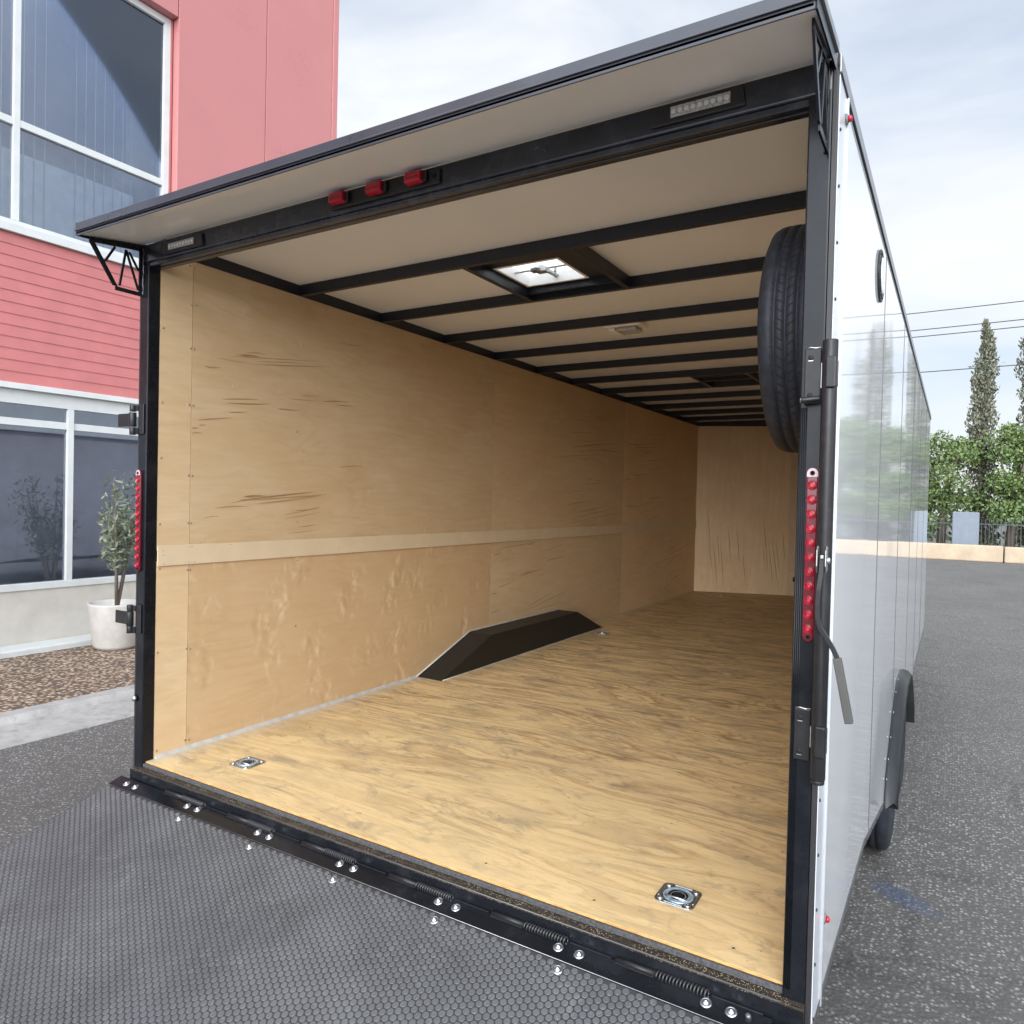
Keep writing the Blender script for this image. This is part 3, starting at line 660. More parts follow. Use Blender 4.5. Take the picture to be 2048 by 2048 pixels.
# ---- bar lock on the right post
PX, PY = XR + .067, -.030
bl = MB().tube([(PX, PY, .515), (PX, PY, .62), (PX, PY, 1.3), (PX, PY, 1.50)], .0165, 24)
bl.tube([(PX, PY, .505), (PX, PY, .5149)], .0150, 24)
bl = bl.build('lock_bar', BLKD, T, bevel=.002)
def bar_bracket(zt, zb, peg):
    b = MB().box(XR + .010, XR + .0455, -.0082, -.0015, zb, zt)
    b = b.build('lock_bar_bracket', BLKD, T, bevel=.002)
    MB().box(XR + .0462, XR + .0488, -.014, -.0016, zb + .035, zt - .035).build('slot_light_strip', TRIMW if zt > 1 else STEEL, b)  # pale strip stands in for light seen through the bracket gap
    for z in (zt - .02, zb + .02):
        MB().lathe([(.0060, 0), (.0055, .0008), (0, .0004)], (XR + .023, -.0083, z), (0, -1, 0), 12).build('bracket_hole', HOLE, b)
        MB().box(XR + .018, XR + .028, -.0095, -.0084, z - .0085, z - .0065).build('hole_edge', STEEL, b)
    MB().tube([(XR + .012, -.005, zt + .001), (XR + .022, -.007, zt + .003), (XR + .033, -.006, zt + .001), (XR + .044, -.005, zt + .002)], .0022, 6).build('weld_bead', STEEL, b)
    k = MB().box(PX - .006, PX + .016, PY - .0225, PY - .016, (zt + zb) / 2 - .034, (zt + zb) / 2 + .036)
    k.box(PX + .0102, PX + .0168, PY - .017, PY + .012, (zt + zb) / 2 - .030, (zt + zb) / 2 + .030)
    k.build('bar_keeper', BLKD, b, bevel=.004, seg=3)
    if peg:
        MB().tube([(XR + .009, -.034, zb + .006), (XR + .018, -.034, zb + .006), (XR + .047, -.028, zb + .009)], [.0075, .0068, .0068], 12).build('peg', BLKD, b, bevel=.001)
        MB().lathe([(.0062, 0), (.005, .002), (0, .0025)], (XR + .0088, -.034, zb + .006), (-1, -.15, 0), 10).build('peg_tip', STEEL, b)
bar_bracket(1.488, 1.362, True); bar_bracket(.662, .544, False)
# handle hinge and cranked handle
hz = 1.012
hb = MB()
for dx in (-.0105, .0075): hb.prism([(-.046, hz + .026), (-.062, hz + .030), (-.075, hz + .020), (-.075, hz - .014), (-.066, hz - .030), (-.046, hz - .024)], PX + dx, PX + dx + .003, 0)
hb = hb.build('handle_hinge', STEEL, bl, bevel=.001)
HP = [(PX + .000, -.062, 1.022), (PX - .001, -.066, .985), (PX - .005, -.070, .940), (PX - .006, -.071, .885), (PX + .010, -.071, .850), (PX + .032, -.071, .806)]
HP = [(2.6075, -.062, 1.022), (2.607, -.066, .985), (2.603, -.070, .945), (2.602, -.071, .912), (2.6035, -.071, .880), (2.609, -.071, .862), (2.621, -.071, .845), (2.636, -.071, .820), (2.643, -.071, .805), (2.646, -.071, .797)]
hd = MB()
vs = []
for i, p in enumerate(HP):
    a = Vector(HP[max(0, i - 1)]); b = Vector(HP[min(len(HP) - 1, i + 1)]); d = (b - a).normalized(); n = Vector((d.z, 0, -d.x)).normalized() * -.0052; q = Vector((0, .0032, 0))
    P_ = Vector(p); vs += [P_ + n + q, P_ - n + q, P_ - n - q, P_ + n - q]
fs = [(4 * i + k, 4 * i + (k + 1) % 4, 4 * i + 4 + (k + 1) % 4, 4 * i + 4 + k) for i in range(len(HP) - 1) for k in range(4)] + [(0, 1, 2, 3), tuple(len(vs) - 4 + k for k in range(4))]
hd.add(vs, fs)
hd = hd.build('lock_handle', BLKD, T, bevel=.001)
g0, g1 = Vector((2.645, -.071, .801)), Vector((2.673, -.073, .664)); d = (g1 - g0).normalized(); nn = Vector((d.z, 0, -d.x)).normalized() * .0085; q = Vector((0, .0075, 0))
vs = [g0 + nn + q, g0 - nn + q, g0 - nn - q, g0 + nn - q, g1 + nn + q, g1 - nn + q, g1 - nn - q, g1 + nn - q]
MB().add(vs, [(0, 1, 2, 3), (7, 6, 5, 4), (0, 4, 5, 1), (1, 5, 6, 2), (2, 6, 7, 3), (3, 7, 4, 0)]).build('handle_grip', paint('grey_rubber_grip', (.060, .060, .056), .5), hd, bevel=.002)
MB().lathe([(.0075, 0), (.0072, .004), (.004, .006), (0, .006)], (PX + .0110, -.060, hz - .002), (1, 0, 0), 14).build('pivot_bolt', ZINC, hb)
MB().box(2.6045, 2.6115, -.0700, -.0640, 1.014, 1.022).build('worn_spot', STEEL, hd, bevel=.001)

# ---- hinges on the left post
def left_hinge(zt, zb):
    zc = (zt + zb) / 2
    b = MB().box(-.043, -.012, -.0075, -.0012, zb, zt).build('post_hinge', BLKD, T, bevel=.004, seg=3)
    for z in (zt - .018, zb + .018): MB().lathe([(.0045, 0), (.004, .0006), (0, .0003)], (-.026, -.0076, z), (0, -1, 0), 12).build('bracket_hole', HOLE, b)
    kx = -.078
    for a, c_, rr in ((zt - .030, zt - .004, .0125), (zc - .030, zc + .028, .0145), (zb - .002, zb + .028, .0125)):
        MB().tube([(kx, -.012, a), (kx, -.012, c_)], rr, 18).build('hinge_knuckle', BLKD, b, bevel=.001)
    MB().box(kx, -.0435, -.010, -.004, zt - .028, zt - .006).build('hinge_arm', BLKD, b)
    MB().box(kx, -.0435, -.010, -.004, zb, zb + .026).build('hinge_arm', BLKD, b)
    MB().box(-.180, kx - .012, -.016, -.008, zc - .028, zc + .026).build('hinge_arm', BLKD, b, bevel=.003)
left_hinge(1.487, 1.362); left_hinge(.655, .535)
MB().lathe([(.011, 0), (.012, .006), (.010, .012), (.005, .015), (0, .015)], (-.047, -.0005, .262), (-.25, -1, 0), 18).build('bumper_stud', ZINC, T)
MB().lathe([(.0145, -.001), (.0145, .005), (.011, .006), (.010, .003)], (-.047, -.0005, .262), (-.25, -1, 0), 18).build('stud_washer', BLKD, T)
# ---------------------------------------------------------------- trailer sides
SX = XR + .060
YB = [.166, 1.386, 2.606, 3.826, 5.046, 6.266, 7.55]
ARCH = [(2.20, -.322), (2.255, -.22), (2.33, -.145), (2.455, -.07), (2.59, .025), (2.745, .098), (2.90, .135), (3.20, .135), (3.36, .098), (3.51, .025), (3.65, -.07), (3.77, -.145), (3.85, -.22), (3.90, -.322)]
BOT = [(0, -.108), (1.19, -.125)] + ARCH + [(5.2, -.20), (8.0, -.20)]
def zbot(y):
    for (a, b), (c, d) in zip(BOT, BOT[1:]):
        if a <= y <= c: return b + (d - b) * (y - a) / (c - a)
    return -.2
def side_panel(y0, y1, x0, x1):
    ys = sorted({y0, y1} | {p[0] for p in BOT if y0 < p[0] < y1})
    poly = [(y, zbot(y)) for y in ys] + [(y1, 2.12), (y0, 2.12)]
    return MB().prism(poly, x0, x1, 0).build('side_panel', SIDE, T)
for a, b in zip(YB, YB[1:]):
    side_panel(a + .0022, b - .0022, SX - .004, SX); side_panel(a + .0022, b - .0022, -.060, -.056)
MB().prism([(.03, -.10), (1.19, -.115), (2.0, -.12), (2.0, .15), (4.1, .15), (4.1, -.19), (7.6, -.19), (7.6, 2.13), (.03, 2.13)], SX - .0048, SX - .0043, 0).build('seam_backing', SEAMB, T)
for xx in (SX, -.060):
    s = 1 if xx > 0 else -1
    ex = lambda a, b: (min(xx + s * a, xx + s * b), max(xx + s * a, xx + s * b))
    MB().box(*ex(-.008, .0005), .0015, .030, -.11, 2.118).build('rear_corner_gasket', SEAMB, T)
    MB().box(*ex(-.0035, .0022), .031, .150, -.108, 2.119).build('rear_corner_trim', TRIMW, T, bevel=.001)
    MB().tube([(xx + s * .003, .151, -.108), (xx + s * .003, .151, 2.119)], .0042, 10).build('rear_corner_ridge', TRIMW, T)
    MB().box(*ex(-.001, .004), .03, 7.55, 2.120, 2.166).build('roof_edge_trim', TRIMG, T, bevel=.002)
    MB().tube([(xx + s * .003, .03, 2.121), (xx + s * .003, 7.55, 2.121)], .003, 8).build('roof_trim_gasket', SEAMB, T)
for yy in YB[1:-1]:
    MB().box(SX - .0005, SX + .0012, yy - .0024, yy + .0024, zbot(yy) + .024, 2.118).build('panel_seam', SEAMB, T)
MB().box(SX - .0005, SX + .0012, .158, .164, -.105, 2.118).build('panel_seam', SEAMB, T)
rv = None
for k in range(17):
    z = 2.00 - .13 * k
    if rv is None:
        rv = MB().lathe([(.0042, 0), (.0038, .002), (.002, .003), (0, .003)], (SX + .0022, .048, 0), (1, 0, 0), 10).build('rivet', BLKD, T); rv.location = (0, 0, z)
    else: copy_part(rv, T, (0, 0, z))
TRIMD = paint('dark_skirt_trim', (.10, .10, .105), .4, metal=.3, var=.2)
# bottom edge trim with rivets
def ribbon(mb, path, x0, x1, h):
    for (a, b), (c, d) in zip(path, path[1:]):
        mb.prism([(a, b), (c, d), (c, d + h), (a, b + h)], x0, x1, 0)
ribbon_o = MB(); ribbon(ribbon_o, [(.03, -.110), (1.19, -.127), (2.20, -.324)], SX - .001, SX + .0035, .022)
ribbon_o = ribbon_o.build('skirt_trim', TRIMD, T, bevel=.001)
rb2 = MB(); ribbon(rb2, [(3.90, -.324), (5.2, -.202), (7.55, -.202)], SX - .001, SX + .0035, .022); rb2.build('skirt_trim', TRIMD, T, bevel=.001)
for y in (1.28, 1.5, 1.72, 1.94, 2.12):
    MB().lathe([(.005, 0), (.0045, .002), (0, .003)], (SX + .0036, y, zbot(y) + .008), (1, 0, 0), 10).build('rivet', SEAMB, ribbon_o)
# nose outer skin
MB().add([(-.06, 7.55, -.2), (1.05, 7.95, -.2), (1.49, 7.95, -.2), (SX, 7.55, -.2), (-.06, 7.55, 2.16), (1.05, 7.95, 2.16), (1.49, 7.95, 2.16), (SX, 7.55, 2.16)],
    [(0, 1, 5, 4), (1, 2, 6, 5), (2, 3, 7, 6)]).build('nose_panel', SIDE, T)
# clearance lamps
for y, z in ((.135, 2.062), (.176, .098)):
    c = MB().lathe([(.0135, 0), (.0125, .004), (.010, .0055), (0, .0055)], (SX + .0025, y, z), (1, 0, 0), 20).build('clearance_light', paint('grey_lamp_base', (.16, .16, .16), .5) if 'grey_lamp_base' not in bpy.data.materials else bpy.data.materials['grey_lamp_base'], T)
    MB().lathe([(.0080, 0), (.0078, .005), (.0055, .008), (0, .009)], (SX + .0082, y, z), (1, 0, 0), 16).build('light_lens', REDL, c)
# oval side vent
vc = (1.14, 1.96)
def oval(ry, rz, n=36): return [(vc[0] + ry * math.cos(2 * math.pi * k / n), vc[1] + rz * math.sin(2 * math.pi * k / n)) for k in range(n)]
sv = MB().prism(oval(.100, .088), SX + .0005, SX + .004, 0).build('side_vent', TRIMW, T, bevel=.0015)
MB().tube([(SX + .004, a, b) for a, b in oval(.100, .088)] + [(SX + .004, *oval(.1, .088)[0])], .0035, 8).build('vent_rim', BLKD, sv)
MB().tube([(SX + .005, a, b) for a, b in oval(.058, .068)] + [(SX + .005, *oval(.058, .068)[0])], .004, 8).build('vent_rim', BLKD, sv)
MB().prism(oval(.054, .064), SX + .0042, SX + .012, 0).build('vent_scoop', TRIMW, sv, bevel=.004)
for k in range(8):
    t = 2 * math.pi * (k + .5) / 8
    MB().lathe([(.0055, 0), (.005, .004), (0, .005)], (SX + .0042, vc[0] + .080 * math.cos(t), vc[1] + .076 * math.sin(t)), (1, 0, 0), 10).build('rivet', BLKD, sv)
# fender flare over the tandem axle
fd = MB()
FX = SX + .062
vs = []
for (y, z) in ARCH:
    cy, cz = 3.05, -.35; k = 1.0
    vs += [(SX + .001, cy + (y - cy) * 1.05, z + .020 if z > -.3 else z), (SX + .012, cy + (y - cy) * 1.055, z + .024 if z > -.3 else z), (FX - .02, y, z + .018), (FX, y, z - .004), (FX - .003, y + (.006 if y < cy else -.006), z - .012), (SX - .03, y + (.01 if y < cy else -.01), z - .014)]
n = len(ARCH)
fs = [(6 * i + k, 6 * i + k + 1, 6 * i + 6 + k + 1, 6 * i + 6 + k) for i in range(n - 1) for k in range(5)]
fd.add(vs, fs, 0, True)
FEND = paint('black_fender', (.016, .017, .019), .32, spec=.3, coat=0)
fd = fd.build('fender', FEND, T)
for i in range(1, n - 1):
    y, z = ARCH[i]
    MB().lathe([(.006, 0), (.005, .003), (0, .004)], (SX + .006, 3.05 + (y - 3.05) * 1.053, z + .021), (1, 0, 0), 10).build('rivet', STEEL, fd)

# ---- wheels
def tyre_mesh(cx, cy, cz, Rr, wd, n=72, blocks=True):
    """axis along x, cx = centre plane"""
    h = wd / 2
    prof = [(-h * .72, Rr * .60), (-h * .98, Rr * .68), (-h * 1.0, Rr * .80), (-h * .92, Rr * .92), (-h * .80, Rr * .975), (-h * .62, Rr * .995),
            (-h * .40, Rr), (-h * .38, Rr - .007), (-h * .30, Rr - .007), (-h * .28, Rr), (-h * .04, Rr), (-h * .02, Rr - .007), (h * .06, Rr - .007), (h * .08, Rr),
            (h * .32, Rr), (h * .34, Rr - .007), (h * .42, Rr - .007), (h * .44, Rr), (h * .62, Rr * .995), (h * .80, Rr * .975), (h * .92, Rr * .92), (h * 1.0, Rr * .80), (h * .98, Rr * .68), (h * .72, Rr * .60)]
    mb = MB(); vs = []
    for k in range(n):
        t = 2 * math.pi * k / n
        for a, r in prof: vs.append((cx + a, cy + r * math.cos(t), cz + r * math.sin(t)))
    m = len(prof)
    fs = [(k * m + i, k * m + i + 1, ((k + 1) % n) * m + i + 1, ((k + 1) % n) * m + i) for k in range(n) for i in range(m - 1)]
    mb.add(vs, fs, 0, True)
    # sipes and shoulder cuts: dark slits lying on the ribs
    for k in range(84):
        t = 2 * math.pi * k / 84
        for (a0, a1, sk) in ((-h * .86, -h * .42, .0), (-h * .27, -h * .05, .035), (h * .09, h * .31, -.035), (h * .45, h * .86, .0)):
            def P(a, tt, e):
                rr = Rr + e - (max(0, abs(a) / h - .62) * .075 * Rr / .3 if abs(a) > h * .62 else 0)
                return (cx + a, cy + rr * math.cos(tt), cz + rr * math.sin(tt))
            dt = .0045
            mb.add([P(a0, t - dt, .0009), P(a0, t + dt, .0009), P(a1, t + sk + dt, .0009), P(a1, t + sk - dt, .0009)], [(0, 1, 2, 3)], 1)
    return mb
SIPE = paint('tyre_groove', (.0035, .0035, .004), .9)
def wheel(parent_or_none, cx, cy, cz, Rr, wd, out=1):
    t = tyre_mesh(cx, cy, cz, Rr, wd).build('tyre', [TYRE, SIPE], parent_or_none)
    r = Rr * .61
    MB().lathe([(r, -wd * .34), (r * .94, -wd * .3), (r * .90, .0), (r * .92, wd * .18), (r * .5, wd * .22), (r * .42, wd * .30), (r * .2, wd * .31), (0, wd * .31)], (cx, cy, cz), (out, 0, 0), 40).build('rim', RIM, parent_or_none)
for y in (2.63, 3.47):
    wm = MB().lathe([(.06, -.2), (.06, .05), (0, .05)], (SX - .10, y, G + .345), (1, 0, 0), 16).build('wheel', BLKD, T)
    wheel(wm, SX - .085, y, G + .345, .345, .205)
    wm = MB().lathe([(.06, -.2), (.06, .05), (0, .05)], (.04, y, G + .345), (-1, 0, 0), 16).build('wheel', BLKD, T)
    wheel(wm, .025, y, G + .345, .345, .205, -1)
MB().tube([(.1, 2.63, G + .345), (XR - .1, 2.63, G + .345)], .035, 12).build('axle', BLKD, T)
MB().tube([(.1, 3.47, G + .345), (XR - .1, 3.47, G + .345)], .035, 12).build('axle', BLKD, T)
MB().box(.3, .36, 0.1, 7.4, -.30, -.162).box(2.18, 2.24, 0.1, 7.4, -.30, -.162).build('chassis_beam', BLKD, T)

# ---------------------------------------------------------------- ramp door
AL = math.atan(.28); ca, sa = math.cos(AL), math.sin(AL)
def RT(p): return Vector((p.x, -.030 - p.y * ca - p.z * sa, -.072 - p.y * sa + p.z * ca))
ramp = MB().box(-.10, 2.64, .004, 2.31, -.052, -.0032, T=RT).build('ramp_door', BLKD, T)
mat = MB().box(-.095, 2.635, .0535, 2.30, -.003, 0, 1, T=RT)
px_, py_ = .01775, .0205
NB = 12
cs = [(math.cos(2 * math.pi * k / NB), math.sin(2 * math.pi * k / NB)) for k in range(NB)]
i = 0
x = -.083
while x < 2.62:
    v = .064 + (py_ / 2 if i % 2 else 0)
    while v < 2.29:
        jx = x; b0 = len(mat.v)
        for rr, hh in ((.0091, .0001), (.0082, .0014)):
            for c, s_ in cs:
                X, V = jx + rr * c, v + rr * s_
                mat.v.append((X, -.030 - V * ca - hh * sa, -.072 - V * sa + hh * ca))
        for k in range(NB):
            mat.f.append([b0 + k, b0 + (k + 1) % NB, b0 + NB + (k + 1) % NB, b0 + NB + k]); mat.mi.append(0); mat.sm.append(False)
        mat.f.append([b0 + NB + k for k in range(NB)]); mat.mi.append(0); mat.sm.append(False)
        v += py_
    x += px_; i += 1
mat = mat.build('coin_rubber_mat', [RUB, RUBG], ramp)
MB().box(-.10, 2.525, -.006, .0525, .0008, .0042, T=RT).build('hinge_plate', BLK, ramp, bevel=.0008)
MB().tube([RT(Vector((-.10, .0528, .0032))), RT(Vector((2.525, .0528, .0032)))], .0009, 6).build('plate_edge_highlight', STEEL, ramp)  # thin grey tube stands in for the highlight on the plate's bevel
bolts = [(0.379, 0.020), (0.439, 0.018), (0.777, 0.018), (0.837, 0.018), (1.174, 0.018), (1.234, 0.017), (1.575, 0.018), (1.638, 0.017), (1.977, 0.019), (2.038, 0.017), (2.376, 0.017), (2.436, 0.016), (.046, .024), (-.014, .024)]
low = [(0.411, 0.080), (0.805, 0.079), (1.201, 0.078), (1.603, 0.078), (2.005, 0.079), (2.405, .079)]
bo = None
bprof = [(.0145, 0), (.0145, .0012), (.0105, .0030), (.0102, .0026), (.0065, .0026), (.0062, .0055), (.0038, .0062), (.0034, .0085), (0, .0090)]
nrm = (0, -sa, ca)
for (u, v), hh in [(b, .0043) for b in bolts] + [(b, .0003) for b in low]:
    p = RT(Vector((u, v, hh + .0006)))
    if bo is None:
        bo = MB().lathe(bprof, (0, 0, 0), nrm, 24).build('ramp_bolt', ZINC, ramp); bo.location = p
    else: copy_part(bo, ramp, p)
for (u, v) in ((2.475, .013),):
    MB().lathe([(.0075, 0), (.0072, .006), (.004, .0062), (.0036, .0105), (0, .011)], RT(Vector((u, v, .0045))), nrm, 6, smooth=False).build('ramp_nut', ZINC, ramp)
SPR = paint('black_spring_steel', (.035, .035, .037), .3, spec=.6)
for k, u0 in enumerate((.315, .697, 1.085, 1.475, 1.858, 2.242)):
    path = []
    tn = 15
    for j in range(tn * 12 + 1):
        t = 2 * math.pi * j / 12
        path.append(RT(Vector((u0 + .004 + .132 * j / (tn * 12), -.004 + .0088 * math.cos(t), .0105 + .0088 * math.sin(t)))))
    MB().tube(path, 0.0022, 6).build('hinge_spring', SPR, ramp)
    MB().tube([RT(Vector((u0 - .11, -.008, .0065))), RT(Vector((u0 + .002, -.008, .0065)))], .0075, 12).build('hinge_barrel', BLKD, ramp)
    MB().box(u0 - .108, u0 - .002, -.004, .006, .0044, .0085, T=RT).build('hinge_leaf', BLKD, ramp, bevel=.001)
    MB().box(u0 + .140, u0 + .262, -.010, -.006, .002, .0062, T=RT).build('hinge_leaf', BLKD, ramp, bevel=.001)

# ================================================================ things inside the trailer
sp = thing('spare_wheel', 'black spare tyre mounted high on the inner right wall of the trailer', 'tyre', (2.46, .54, 1.62 - .33))
wheel(sp, 2.458, .54, 1.622, .332, .158, -1)
MB().tube([(2.49, .54, 1.622), (XR, .54, 1.622)], .03, 12).build('wall_mount', BLKD, sp)

bx = thing('storage_box', 'small black lidded box at the foot of the front wall inside the trailer', 'box', (1.36, 7.70, 0))
MB().prism([(1.205, 7.62), (1.50, 7.62), (1.50, 7.80), (1.205, 7.80)], .0008, .195, 2).build('box_body', BLKD, bx, bevel=.008)
MB().box(1.185, 1.52, 7.60, 7.82, .196, .262).build('box_lid', BLKD, bx, bevel=.02, seg=2)

# ================================================================ building on the left
BX = -6.0
REDP = paint('red_wall_panel_paint', (.47, .185, .18), .30, var=.03, scale=1.2, coat=.1)
REDS = paint('red_siding_paint', (.46, .15, .145), .5, var=.08, scale=4)
FRAMEW = paint('white_window_frame', (.56, .58, .57), .4, var=.05)
FRAMEG = paint('grey_glazing_bar', (.30, .30, .29), .5)
PLAST = paint('pale_plaster', (.50, .47, .42), .8, var=.12, scale=3)
ROOMG = paint('grey_curtain', (.50, .50, .50), .8, var=.2, scale=3)
ROOMD = paint('dark_room', (.05, .055, .065), .9)
BLINDW = paint('white_paper_blind', (.78, .77, .72), .7)
GL = NT('window_glass'); GL.t.nodes.remove(GL.p)
_t = GL.t.nodes.new('ShaderNodeBsdfTransparent'); _t.inputs[0].default_value = (.85, .88, .92, 1)
_g = GL.t.nodes.new('ShaderNodeBsdfGlossy'); _g.inputs[0].default_value = (.8, .85, .95, 1); _g.inputs['Roughness'].default_value = .02
_f = GL.t.nodes.new('ShaderNodeFresnel'); _f.inputs[0].default_value = 1.6
_x = GL.t.nodes.new('ShaderNodeMixShader')
GL.l(GL.math('ADD', _f.outputs[0], .10), _x.inputs[0]); GL.l(_t.outputs[0], _x.inputs[1]); GL.l(_g.outputs[0], _x.inputs[2]); GL.l(_x.outputs[0], GL.o.inputs[0]); GL = GL.m

B = thing('red_building', 'red panelled commercial building with white framed windows beside the trailer', 'building', (-9, 0, G))
H = 10.5; YE = 6.97; YW = -16
def pan(y0, y1, z0, z1, name='wall_panel', m=None):
    return MB().box(BX - .12, BX, y0 + .006, y1 - .006, z0 + .006, z1 - .006).build(name, m or REDP, B, bevel=.006)
ZS0, ZS1, ZW1 = 2.28, 4.0, 7.32
wins = [(.45, 4.10), (-4.6, -.95), (-9.65, -6.0)]
cuts = sorted([YW, YE - .11, 4.12, 5.54] + [w_[0] for w_ in wins] + [-2.75, -7.8])
pan(4.12, 5.54, ZS1, H); pan(5.54, YE - .11, ZS1, H)
MB().box(BX - .14, BX + .012, YE - .11, YE, ZS0, H).build('corner_trim', REDP, B, bevel=.004)
for a, b in ((.45, 2.27), (2.27, 4.12), (-2.75, -.95), (-4.6, -2.75), (-7.8, -6.0), (-9.65, -7.8)): pan(a, b, ZW1, H)
for a, b in ((-.95, .45), (-6.0, -4.6), (-16, -9.65)): pan(a, b, ZS1, H)
MB().box(-16, BX - .16, YE - .13, YE - .01, G, H).build('end_wall', REDP, B)
MB().box(-16, BX, YW, YE, H, H + .3).build('roof', TRIMG, B)
MB().box(BX - .75, BX - .70, YW, YE - .2, G, H).build('room_back_wall', ROOMG, B)
MB().box(BX - .69, BX - .21, YW, YE - .2, 3.60, 3.75).build('room_floor', ROOMG, B)
MB().box(BX - .69, BX - .21, YW, YE - .2, 7.6, 7.7).build('room_ceiling', PLAST, B)
for wi, (y0, y1) in enumerate(wins):
    rv_ = MB()
    rv_.box(BX - .20, BX - .121, y1 - .004, y1 + .02, ZS1, ZW1 + .02).box(BX - .20, BX - .121, y0 - .02, y0 + .004, ZS1, ZW1 + .02).box(BX - .20, BX - .121, y0 + .005, y1 - .005, ZW1 - .004, ZW1 + .02)
    f = MB(); xa, xb = BX - .20, BX - .125
    t = .075
    f.box(xa, xb, y1 - .09, y1 - .005, ZS1, ZW1 - .005).box(xa, xb, y0 + .005, y0 + .09, ZS1, ZW1 - .005)
    f.box(xa, xb, y0 + .0905, y1 - .0905, ZW1 - .09, ZW1 - .005).box(xa, xb, y0 + .0905, y1 - .0905, ZS1, ZS1 + .09)
    f.box(xa, xb - .004, y0 + .0905, y1 - .0905, 5.13, 5.21).box(xa, xb - .001, 2.24 + (y0 - .45), 2.31 + (y0 - .45), ZS1 + .0905, ZW1 - .0905)
    win = f.build('window', FRAMEW, B, bevel=.004)
    g2 = MB(); g2.box(xa - .03, xa - .001, y1 - .13, y1 - .06, ZS1 + .02, ZW1 - .02).box(xa - .03, xa - .001, y0 + .06, y0 + .13, ZS1 + .02, ZW1 - .02).box(xa - .03, xa - .001, y0 + .1305, y1 - .1305, ZW1 - .14, ZW1 - .07)
    g2.build('glazing_gasket', FRAMEG, win)
    MB().box(xa + .03, xa + .036, y0 + .0905, y1 - .0905, ZS1 + .0905, ZW1 - .0905).build('glass_pane', GL, win)
    for k in range(int((y1 - y0 - .4) / .115)):
        yy = y1 - .42 - .115 * k
        if k % 9 < 7: MB().box(xa - .105, xa - .100, yy, yy + .012, ZS1 + .15, ZW1 - .25).build('blind_cord', FRAMEW, win)
    MB().box(xa - .12, xa - .115, y0 + .1, y1 - .38, ZS1 + .1, 4.92).build('paper_blind', BLINDW, win)
    MB().box(xa - .22, xa - .21, y0 - .1, y1 - .42, 5.25, ZW1 + .1).build('dark_curtain', paint('blue_grey_curtain', (.20, .23, .31), .8) if wi == 0 else bpy.data.materials['blue_grey_curtain'], win)
    rv_.build('window_reveal', REDS, win)
MB().box(BX - .10, BX + .05, YW, YE - .12, 3.905, 3.995).build('window_sill_band', FRAMEW, B, bevel=.004)
# clapboard siding between the storeys
sd_ = MB(); z = ZS0 + .0
while z < 3.88:
    sd_.prism([(BX - .05, z), (BX + .006, z), (BX - .002, min(z + .125, 3.90)), (BX - .05, min(z + .125, 3.90))], YW, YE - .115, 1)
    z += .125
# prism axis=1 expects (x, z) pairs
sd_.build('clapboard_siding', REDS, B)
MB().box(BX - .09, BX + .05, YW, YE - .12, 2.215, 2.278).build('siding_base_trim', FRAMEW, B, bevel=.004)
# ground floor glazing
MB().box(BX - .12, BX - .02, YW, YE - .12, G, -.02).build('base_wall', PLAST, B)
MB().box(BX - .10, BX, YW, YE - .12, -.018, .06).build('base_ledge', FRAMEW, B, bevel=.006)
gf = MB()
gf.box(BX - .08, BX - .02, YW, YE - .12, 2.06, 2.214).box(BX - .08, BX - .03, YW, YE - .12, 1.82, 1.90)
for k in range(14):
    yy = 5.9 - 1.55 * k
    if yy > YW: gf.box(BX - .082, BX - .015, yy, yy + .07, .061, 2.059)
sf = gf.build('storefront_frame', FRAMEW, B, bevel=.003)
MB().box(BX - .062, BX - .056, YW, YE - .12, .061, 2.059).build('glass_pane', GL, sf)
MB().box(BX - .69, BX - .13, YW, YE - .2, 2.3, 2.36).build('shop_ceiling', PLAST, B)

# bed of tan gravel, kerb and gutter in front of it
GRV = NT('tan_gravel')
_v = GRV.voro(GRV.tc, 28, 'F1', 1); _d = GRV.voro(GRV.tc, 28)
_s = GRV.t.nodes.new('ShaderNodeSeparateColor'); GRV.l(_v, _s.inputs[0])
_c = GRV.ramp(_s.outputs[0], [(0, (.16, .10, .065)), (.35, (.38, .27, .18)), (.7, (.55, .43, .31)), (1, (.30, .22, .17))])
_c = GRV.mix(GRV.ramp(_d, [(.35, 0), (.6, 1)]), _c, (.10, .07, .05)); GRV.bump(GRV.math('MULTIPLY', _d, -1), 1.0, .02); GRV = GRV.set(_c, .85)
CONC = paint('grey_concrete', (.34, .33, .315), .8, var=.15, scale=5, bump=.4, dirt=((.12, .12, .115), 12, .5))
structure('gravel_bed', MB().add([(BX - .1, YW, G + .02), (-3.50, YW, G + .02), (-3.50, 14, G + .02), (BX - .1, 14, G + .02)], [(0, 1, 2, 3)]), GRV)
structure('kerb', MB().prism([(-3.50, G), (-3.50, G + .06), (-3.36, G + .06), (-3.31, G + .012), (-2.78, G + .004), (-2.78, G)], YW, 30, 1), CONC)
structure('stone_edging', MB().box(BX - .02, BX + .30, YW, 7, G, G + .09), FRAMEW, bevel=.02)

